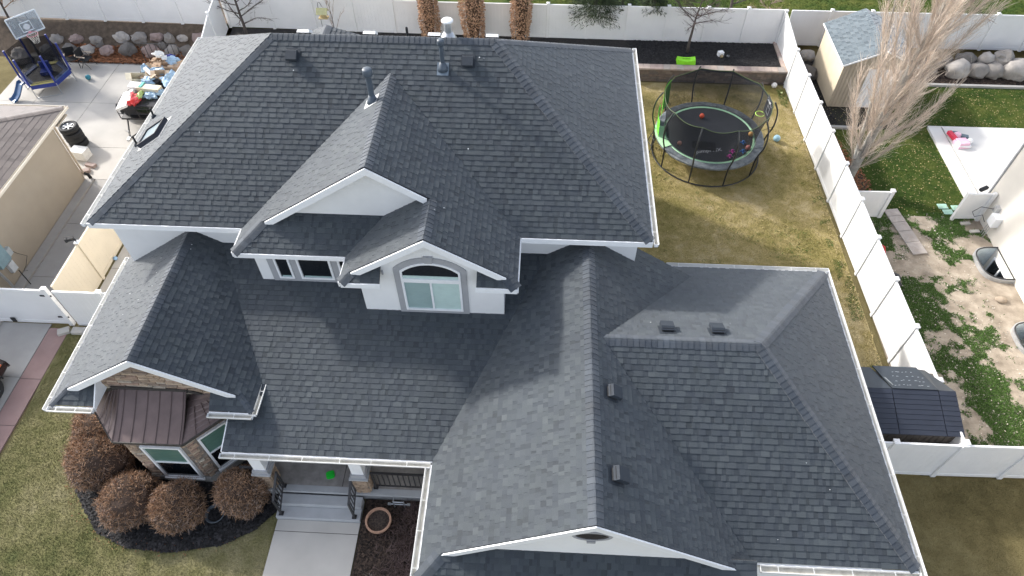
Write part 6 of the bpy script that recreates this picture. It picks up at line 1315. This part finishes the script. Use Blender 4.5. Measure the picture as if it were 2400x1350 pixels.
for k in range(1, 7): x = tx0+(tx1-tx0)*k/7; bar('ramp_bar', [(x, ty1, .55), (x, ty1+.05, 1.95)], .017)
bar('tongue', [(-17.5, ty0, .42), (-16.9, 21.75, .40)], .035); bar('tongue', [(-16.3, ty0, .42), (-16.9, 21.75, .40)], .035)
m = MB(); m.tube([(-16.98, 21.95, .62), (-16.98, 21.95, .05)], .03, 8); m.tube([(-17.1, 21.95, .62), (-16.9, 21.95, .62)], .014, 5); m.build('jack', GALV, TR); MB().box((-16.9, 21.68, .42), (.1, .2, .1)).build('coupler', GALV, TR)
TYRE = M('tyre_rubber', (.017, .018, .020), .75, .15, 12, bump=.3, bscale=60); ALLOY = flat('alloy', (.42, .43, .45), .4, metal=.5); TAIL = flat('tail_red', (.35, .02, .02), .3)
def tyre(m, c, R_o, W_, axis, rin): 
    rot = Matrix.Identity(3) if axis == 'z' else Matrix.Rotation(PI/2, 3, 'Y'); m.lathe([(rin, -W_*.42), (R_o*.86, -W_/2), (R_o*.97, -W_*.42), (R_o, -W_*.25), (R_o, W_*.25), (R_o*.97, W_*.42), (R_o*.86, W_/2), (rin, W_*.42), (rin, -W_*.42)], c, 28, rot, cap=False)
for x in (-18.02, -15.78):
    m = MB(); tyre(m, (x, 23.9, .34), .34, .2, 'x', .19); w_ = m.build('wheel', TYRE, TR, smooth=True); m = MB(); m.lathe([(.02, -.06), (.19, -.06), (.19, .06), (.02, .04)], (x, 23.9, .34), 18, Matrix.Rotation(PI/2, 3, 'Y')); m.build('rim', ALLOY, w_)
    for t_, in ((0,),): MB().prism([(x-.13, 23.45, .6), (x-.13, 23.6, .74), (x-.13, 24.2, .74), (x-.13, 24.35, .6), (x-.13, 24.33, .58), (x-.13, 24.19, .72), (x-.13, 23.61, .72), (x-.13, 23.47, .58)], (.26, 0, 0)).build('mudguard', BLK, TR)
# rubbish on the trailer, each piece a thing
CARD = flat('cardboard', (.42, .29, .19), .85); CARD2 = flat('cardboard_pale', (.55, .42, .30), .85); CREAMB = flat('card_cream', (.66, .60, .46), .8); WHB = flat('card_white', (.78, .78, .76), .7); BAG = M('bag_blue', (.30, .44, .58), .35, .2, 6, bump=.6, bscale=14); REDP = M('red_paper', (.55, .02, .03), .35, .3, 8, bump=.5, bscale=20, hue=(.7, .1, .1))
def boxy(lab, c, d, rx, ry, rzz, mat, cat='box', open_=True, nm='cardboard_box'):
    R3 = Matrix.Rotation(rzz, 3, 'Z') @ Matrix.Rotation(ry, 3, 'Y') @ Matrix.Rotation(rx, 3, 'X'); t = thing(nm, lab, cat, c)
    def pc(cc, dd, n_): m = MB(); m.box(Vector(c)+R3 @ Vector(cc), dd, rot=R3); return m.build(n_, mat, t)
    x, y, z = d; w_ = .012; pc((0, 0, -z/2), (x, y, w_), 'base')
    for s in (-1, 1): pc((s*x/2, 0, 0), (w_, y, z), 'side'); pc((0, s*y/2, 0), (x-w_, w_, z), 'side')
    if open_: pc((x*.72, 0, z*.42), (x*.45, y, w_), 'flap'); pc((-x*.72, 0, z*.45), (x*.42, y, w_), 'flap')
    else: pc((0, 0, z/2), (x, y, w_), 'lid')
    return t
def blob(lab, c, r, s, mat, seed, cat='bag', nm='plastic_bag'): m = MB(); m.ball(c, r, 18, *s, .5, seed); return tag(m.build(nm, mat, origin=c), lab, cat)
gx = lambda u: tx0+u; gy = lambda v: ty0+v
boxy('flat white printed carton standing at the front left corner of the trailer', (-17.52, 23.45, 1.05), (.5, 1.15, .10), 0, -.35, .12, WHB, open_=False, nm='white_carton')
for k in range(4): pass
wc = [o for o in bpy.data.objects if o.name.startswith('white_carton')][-1]
for k, v in enumerate((-.25, -.05, .15, .35)): MB().box((-17.5+.02*k, 23.45+v, 1.135), (.2, .02, .01), .3).build('print_line', flat('print_dark', (.2, .22, .25), .7), wc)
blob('crumpled red foil gift bag leaning on the white carton', (-17.15, 23.45, 1.08), .30, (.75, 1.35, .62), REDP, 3, nm='gift_bag')
blob('glossy green and yellow bag rim behind the red gift bag', (-16.98, 23.72, 1.12), .2, (.5, 1.5, .5), flat('bag_lime', (.48, .60, .22), .4), 4)
boxy('long cream carton lying across the middle of the load', (-16.72, 24.15, 1.15), (1.0, .32, .20), 0, 0, -.12, CREAMB, open_=False, nm='cream_carton')
boxy('white box with a teal band at the left middle of the load', (-17.32, 24.28, 1.18), (.62, .34, .14), .1, 0, -.1, WHB, open_=False, nm='white_box')
o = thing('tape_band', 'teal tape roll on the white box in the load', 'tape', (-17.05, 24.25, 1.27)); MB().box((-17.05, 24.25, 1.27), (.13, .34, .04), -.1).build('band', flat('teal', (.05, .36, .30), .5), o)
GR = thing('christmas_garland', 'dark green artificial garland heaped at the front of the trailer', 'garland', (-16.75, 23.5, .8)); n = 2600; u = unit(n); P = np.array((-16.75, 23.55, .78))+u*np.array((.62, .5, .2))*RNG.uniform(.7, 1, (n, 1)); V, F = ribbons(P, P+unit(n)*.07, unit(n)*.01, .010, .004, 2); fast_mesh('garland_needles', V, F, NEEDLE, GR, 4, kind='stuff'); m = MB(); m.ball((-16.75, 23.55, .74), 1, 16, .58, .46, .18, .1, 3); m.build('garland_core', flat('garland_dark', (.012, .022, .014), .9), GR)
for i, a in enumerate(((-17.55, 24.9, 1.1, .50, .42, .32, .2, .3, .5, CREAMB, 'cream open carton at the left edge of the load'), (-17.1, 24.95, 1.15, .62, .3, .2, .1, -.3, -.5, CARD2, 'tan folded carton beside the cream one in the load'), (-16.55, 25.0, 1.2, .40, .38, .34, .3, .2, .4, CARD2, 'tan cube carton right of the centre of the load'), (-16.35, 25.65, 1.2, .75, .34, .3, 0, .1, .15, CARD, 'open brown carton near the raised ramp'), (-15.95, 25.75, 1.3, .55, .3, .06, .4, -.2, .35, CARD2, 'flattened tan cardboard sheet at the top right of the load'), (-17.25, 25.5, 1.2, .2, .7, .10, .1, .2, .5, CARD2, 'narrow tan carton strip leaning at the upper left of the load'), (-16.85, 25.95, 1.25, .42, .3, .3, 0, 0, -.1, CARD, 'small brown carton under the white bag by the ramp'))):
    boxy(a[10], (a[0], a[1], a[2]), a[3:6], a[6], a[7], a[8], a[9])
boxy('white flat carton lying diagonally in the middle of the load', (-16.98, 25.05, 1.32), (.85, .14, .06), .1, .15, -.7, WHB, open_=False, nm='white_carton'); boxy('black slatted rack under the diagonal carton', (-16.72, 24.72, 1.22), (.6, .2, .08), .2, .1, -.6, BLKP, open_=False, nm='black_rack', cat='rack')
for i, a in enumerate(((-16.85, 25.4, 1.2, .34, (1.2, .7, .55), 'blue plastic bag in the centre rear of the load'), (-17.45, 25.55, 1.15, .22, (.8, 1, .8), 'small blue plastic bag at the upper left of the load'), (-16.95, 24.62, 1.15, .30, (1, .7, .6), 'blue plastic bag behind the long cream carton'), (-16.1, 24.85, 1.15, .34, (.8, 1.2, .7), 'blue plastic bag at the right edge of the load by the roof'), (-16.6, 23.85, 1.05, .24, (1.1, .9, .5), 'blue plastic bag lying on the green garland'), (-16.25, 24.05, 1.05, .2, (1, .9, .6), 'crumpled blue bag right of the garland'), (-16.35, 26.0, 1.35, .26, (1, .8, .6), 'round blue bag close to the raised ramp'))):
    blob(a[5], a[:3], a[3], a[4], BAG, 10+i)
blob('dark blue cloth bundle under the ramp bars', (-16.5, 26.15, 1.45), .16, (1.3, .6, .5), flat('cloth_navy', (.02, .03, .22), .7), 30, 'cloth', 'cloth_bundle'); blob('white paper bag with a green print on top of the load by the ramp', (-16.85, 26.0, 1.62), .2, (1.1, .5, .7), WHB, 31, nm='paper_bag')
boxy('small white box beside the navy bundle', (-16.62, 25.95, 1.5), (.22, .2, .05), .3, .2, .5, WHB, open_=False, nm='white_box')
n = 120; P = np.c_[RNG.uniform(-17.3, -16.7, n), RNG.uniform(25.5, 26.0, n), RNG.uniform(1.2, 1.4, n)]; V, F = ribbons(P, P+unit(n)*.1, unit(n)*.01, .02, .02, 1); tag(fast_mesh('paper_scraps', V, F, CARD2, None, 4, kind='stuff'), 'tan packing paper scraps strewn over the load', 'paper')
m = MB(); tag(m.box((-16.9, 24.6, .72), (1.5, 2.8, .44)).build('rubbish_heap', flat('rubbish_dark', (.05, .05, .055), .9), origin=(-16.9, 24.6, .5)), 'dark compressed rubbish filling the bottom of the trailer', 'rubbish')

# wheel stack
for k in range(4):
    x, y = -19.24+(.03, -.02, .02, -.03)[k], 21.75+(.0, .03, -.02, .02)[k]; z = .012+.118+.236*k
    t = thing('car_wheel', ('bottom tyre of the stack at the corner of the tan house', 'second tyre from the bottom of the driveway stack', 'third tyre from the bottom, under the topmost wheel', 'topmost wheel of the stack with silver five spoke rim')[k], 'wheel', (x, y, z-.118), 'stack of car wheels on the driveway'); m = MB(); tyre(m, (x, y, z), .37, .236, 'z', .235); m.build('tyre', TYRE, t, smooth=True)
    m = MB(); m.lathe([(.235, -.1), (.235, .085), (.22, .085), (.21, -.08), (.02, -.08)], (x, y, z), 24, cap=False); m.build('rim', ALLOY, t, smooth=True)
    if k == 3:
        m = MB(); m.lathe([(.06, .0), (.06, .075), (.03, .085)], (x, y, z), 14); m.build('hub', ALLOY, t)
        for s in range(6): a = 2*PI*s/6; m = MB(); d = Vector((math.cos(a), math.sin(a), 0)); q = Vector((-d.y, d.x, 0)); c_ = Vector((x, y, z)); m.prism([c_+d*.05-q*.022+Vector((0, 0, .06)), c_+d*.215-q*.022+Vector((0, 0, .07)), c_+d*.215+q*.022+Vector((0, 0, .07)), c_+d*.05+q*.022+Vector((0, 0, .06))], (0, 0, .02)); m.build('spoke', ALLOY, t)
        m = MB(); m.lathe([(.01, .03), (.205, .03)], (x, y, z), 20); m.build('wheel_shade', flat('wheel_inner_dark', (.02, .02, .022), .6), t)  # dark disc painted in for the shade inside the wheel
boxy('white lidded box in front of the wheel stack', (-18.72, 20.95, .22), (.62, .42, .40), 0, 0, -.15, WHB, open_=False, nm='white_box')
for lab, x, y, a in (('pinkish paver brick farther from the tan wall', -18.12, 20.42, -.25), ('pinkish paver brick leaning near the drain corner', -18.22, 20.05, .35)):
    tag(MB().box((x, y, .07), (.42, .2, .12), a).build('paver_brick', M('paver_pink', (.33, .26, .235), .9, .15, 6, bump=.3), origin=(x, y, 0), bevel=.008), lab, 'brick')
# ================================================================== right side odds and ends
PL = thing('wooden_plank', 'weathered grey board lying on the dirt beside the side fence', 'plank', (13.5, 18.2, 0)); PLM = M('plank_grey', (.40, .36, .33), .9, .15, 5, bump=.3, dirt=.5, dirtcol=(.26, .2, .16)); a, b, c, d = Vector((13.03, 19.33, .03)), Vector((13.56, 19.42, .03)), Vector((13.95, 17.15, .03)), Vector((13.42, 17.05, .03))
for k in range(5): t0_, t1_ = (0, .16, .30, .50, .74)[k], (.16, .30, .50, .74, 1)[k]; MB().prism([a.lerp(d, t0_+.004), b.lerp(c, t0_+.004), b.lerp(c, t1_-.004), a.lerp(d, t1_-.004)], (0, 0, .04)).build('board', PLM, PL)
for k, (x, y, lab) in enumerate(((15.35, 19.66, 'upper left mint stepping stone by the small gate'), (15.45, 19.36, 'lower mint stepping stone by the small gate'), (15.85, 19.6, 'mint stepping stone half hidden by the small gate'))):
    tag(MB().box((x, y, .02), (.36, .26, .03), .05).build('stepping_stone', flat('mint_stone', (.36, .56, .45), .8), origin=(x, y, 0), bevel=.01), lab, 'stepping stone')
for x, y, lab in ((15.85, 18.75, 'pale paver under the small gate'), (16.05, 18.35, 'pale broken paver beside the meter box')): tag(MB().box((x, y, .04), (.34, .13, .07), .1).build('paver_brick', CONC, origin=(x, y, 0)), lab, 'brick')
m = MB(); m.ball((15.72, 15.12, .05), .16, 12, 1.2, .9, .5, .2, 3); tag(m.build('field_stone', M('stone_sand', (.36, .29, .22), .9, .1, 5), origin=(15.72, 15.12, 0), smooth=True), 'flat tan stone on the dirt between the window wells', 'stone')
TOY = thing('toy_car', 'pink and white ride on toy lying on its side on the white patio', 'toy', (17.2, 23.45, .13)); PK = flat('toy_pink', (.80, .50, .62), .5); RDD = flat('toy_red', (.62, .03, .07), .45)
MB().box((17.25, 23.25, .25), (.52, .50, .22), .15, taper=.75).build('body', PK, TOY); MB().box((17.05, 23.6, .24), (.16, .75, .14), .2).build('side_rail', RDD, TOY); MB().box((17.22, 23.75, .25), (.32, .3, .20), .4, taper=.6).build('hood', PK, TOY)
m = MB(); m.ball((17.62, 23.4, .24), .12, 12); m.build('wheel', WHITE, TOY); MB().box((17.5, 23.72, .23), (.34, .18, .08), -.3).build('seat_panel', flat('toy_slate', (.12, .17, .2), .6), TOY); MB().box((17.2, 24.0, .2), (.34, .08, .08), -.1).build('handle', flat('toy_slate', (.12, .17, .2), .6), TOY); MB().box((17.3, 23.08, .2), (.5, .12, .12), .1).build('bumper', WHITE, TOY)
m = MB(); m.tube([(12.1, 17.2, .05), (12.22, 17.3, .3), (12.3, 17.1, .35), (12.3, 16.85, .2), (12.2, 16.75, .05)], .04, 6); tag(m.build('red_hose', flat('hose_red', (.6, .04, .04), .4), origin=(12.2, 17, 0)), 'red curved handle poking out behind the side fence', 'handle')
m = MB(); m.ball((12.25, 15.65, .22), .3, 12, .8, 1.1, .75, .3, 8); tag(m.build('black_bag', flat('bag_black', (.03, .03, .035), .5), origin=(12.25, 15.65, 0)), 'black rubbish bag behind the side fence', 'bag')
m = MB(); m.box((16.1, 19.3, 1.28), (.35, .12, .1), .5); tag(m.build('dark_bracket', BLKP, origin=(16.1, 19.3, 1.2)), 'dark bracket on the small gate post', 'bracket')
# ================================================================== by the front door
Pt = thing('plant_pot', 'wide terracotta pot full of soil beside the front steps', 'pot', (-3.93, 6.5, 0)); TER = M('terracotta', (.42, .25, .17), .8, .15, 6, bump=.2); m = MB(); m.lathe([(.22, 0), (.32, .28), (.345, .29), (.345, .36), (.30, .36), (.285, .27)], (-3.93, 6.5, .01), 30, cap=False); m.build('pot_body', TER, Pt, smooth=False)
m = MB(); m.lathe([(.01, .30), (.295, .29)], (-3.93, 6.5, .01), 24); m.build('soil', MULCHB, Pt)
SPG = thing('water_manifold', 'silver pipe manifold with valves against the porch base', 'water valve', (-3.45, 7.0, 0)); 
for i, ps in enumerate((((-3.72, 6.98, .28), (-3.2, 6.98, .28)), ((-3.6, 6.98, .42), (-3.32, 6.98, .42)), ((-3.6, 6.98, .1), (-3.6, 6.98, .46)), ((-3.32, 6.98, .1), (-3.32, 6.98, .46)), ((-3.6, 6.98, .44), (-3.6, 7.1, .44)))): m = MB(); m.tube(ps, .018, 8); m.build('pipe', GALV, SPG)
for x in (-3.72, -3.2): MB().box((x, 6.98, .28), (.08, .06, .06)).build('valve', GALV, SPG)
FG = flat('toy_green', (.015, .62, .05), .3); m = MB(); vs = []
for i in range(20): a = 2*PI*i/20; q = 1/max(abs(math.cos(a)), abs(math.sin(a)))**.75; vs.append((.115*q*math.cos(a), .115*q*math.sin(a)))
fr_ = thing('green_tray', 'bright green square plastic tray lying on the porch floor', 'tray', (-5.42, 7.62, .5), rz=.35); 
for nm, s_, z, h in (('tray_base', 1, .003, .02), ('tray_top', .72, .024, .012)): m = MB(); m.prism([(x*s_, y*s_, z) for x, y in vs], (0, 0, h)); o = m.build(nm, FG); o.parent = fr_; o.location = (0, 0, 0)
m = MB()
for k in range(5): m.tube([(-8.42+(.2+.015*k)*math.cos(2*PI*i/24), 6.55+(.2+.015*k)*math.sin(2*PI*i/24), .04+.02*k) for i in range(24)], .011, 5, closed=True)
tag(m.build('garden_hose', flat('hose_grey', (.10, .12, .14), .5), origin=(-8.42, 6.55, 0)), 'coiled dark hose in the mulch between the last two shrubs', 'hose')
# parked car poking in at the left edge
CR = thing('parked_car', 'dark brown car nose with black tyre and spoked rim at the left edge', 'car', (-17.0, 9.7, 0)); PNT = flat('car_paint', (.035, .022, .02), .2, .9, metal=.4)
m = MB(); sec = [(-19.6, .95), (-18.0, 1.0), (-17.0, .98), (-16.40, .86), (-16.23, .62), (-16.21, .36), (-16.30, .25), (-19.6, .25)]
prof = [(y, s) for y, s in ((10.78, .80), (10.6, .93), (10.2, 1), (8.0, 1), (6.5, 1))]; vs = []
for y, s in prof:
    for x, z in sec: vs.append((-18.2+(x+18.2)*(1 if s == 1 else .90+.1*s), y, .25+(z-.25)*s*(.92 if y > 10.3 else 1)))
n = len(sec); m.add(vs, [(i*n+k, i*n+(k+1) % n, (i+1)*n+(k+1) % n, (i+1)*n+k) for i in range(len(prof)-1) for k in range(n)]+[tuple(range(n)), tuple(reversed(range((len(prof)-1)*n, len(prof)*n)))]); m.build('body', PNT, CR, bevel=.04)
m = MB(); tyre(m, (-16.27, 9.86, .34), .35, .22, 'x', .22); w_ = m.build('wheel', TYRE, CR, smooth=True); m = MB(); m.lathe([(.02, .02), (.22, .02), (.22, .09), (.2, .09)], (-16.27, 9.86, .34), 20, Matrix.Rotation(PI/2, 3, 'Y'), cap=False); m.build('rim', flat('wheel_inner_dark', (.02, .02, .022), .6), w_)
for s in range(5):
    a = 2*PI*s/5; 
    for q in (-.16, .16): m = MB(); m.tube([(-16.18, 9.86+.03*math.cos(a), .34+.03*math.sin(a)), (-16.19, 9.86+.21*math.cos(a+q), .34+.21*math.sin(a+q))], .014, 4); m.build('spoke', ALLOY, w_)
m = MB(); m.tube([(-16.16+.0*i, 9.86+.42*math.cos(PI*i/14), .36+.42*math.sin(PI*i/14)) for i in range(15)], .03, 6); m.build('wheel_arch', BLKP, CR); MB().box((-16.25, 10.45, .62), (.05, .3, .04)).build('side_marker', flat('marker_amber', (.5, .12, .03), .3), CR)
# garage door frame at the bottom edge
MB().bx((5.3, 5.42, 0), (8.1, 5.5, 2.3)).build('garage_door', WHITE, H)
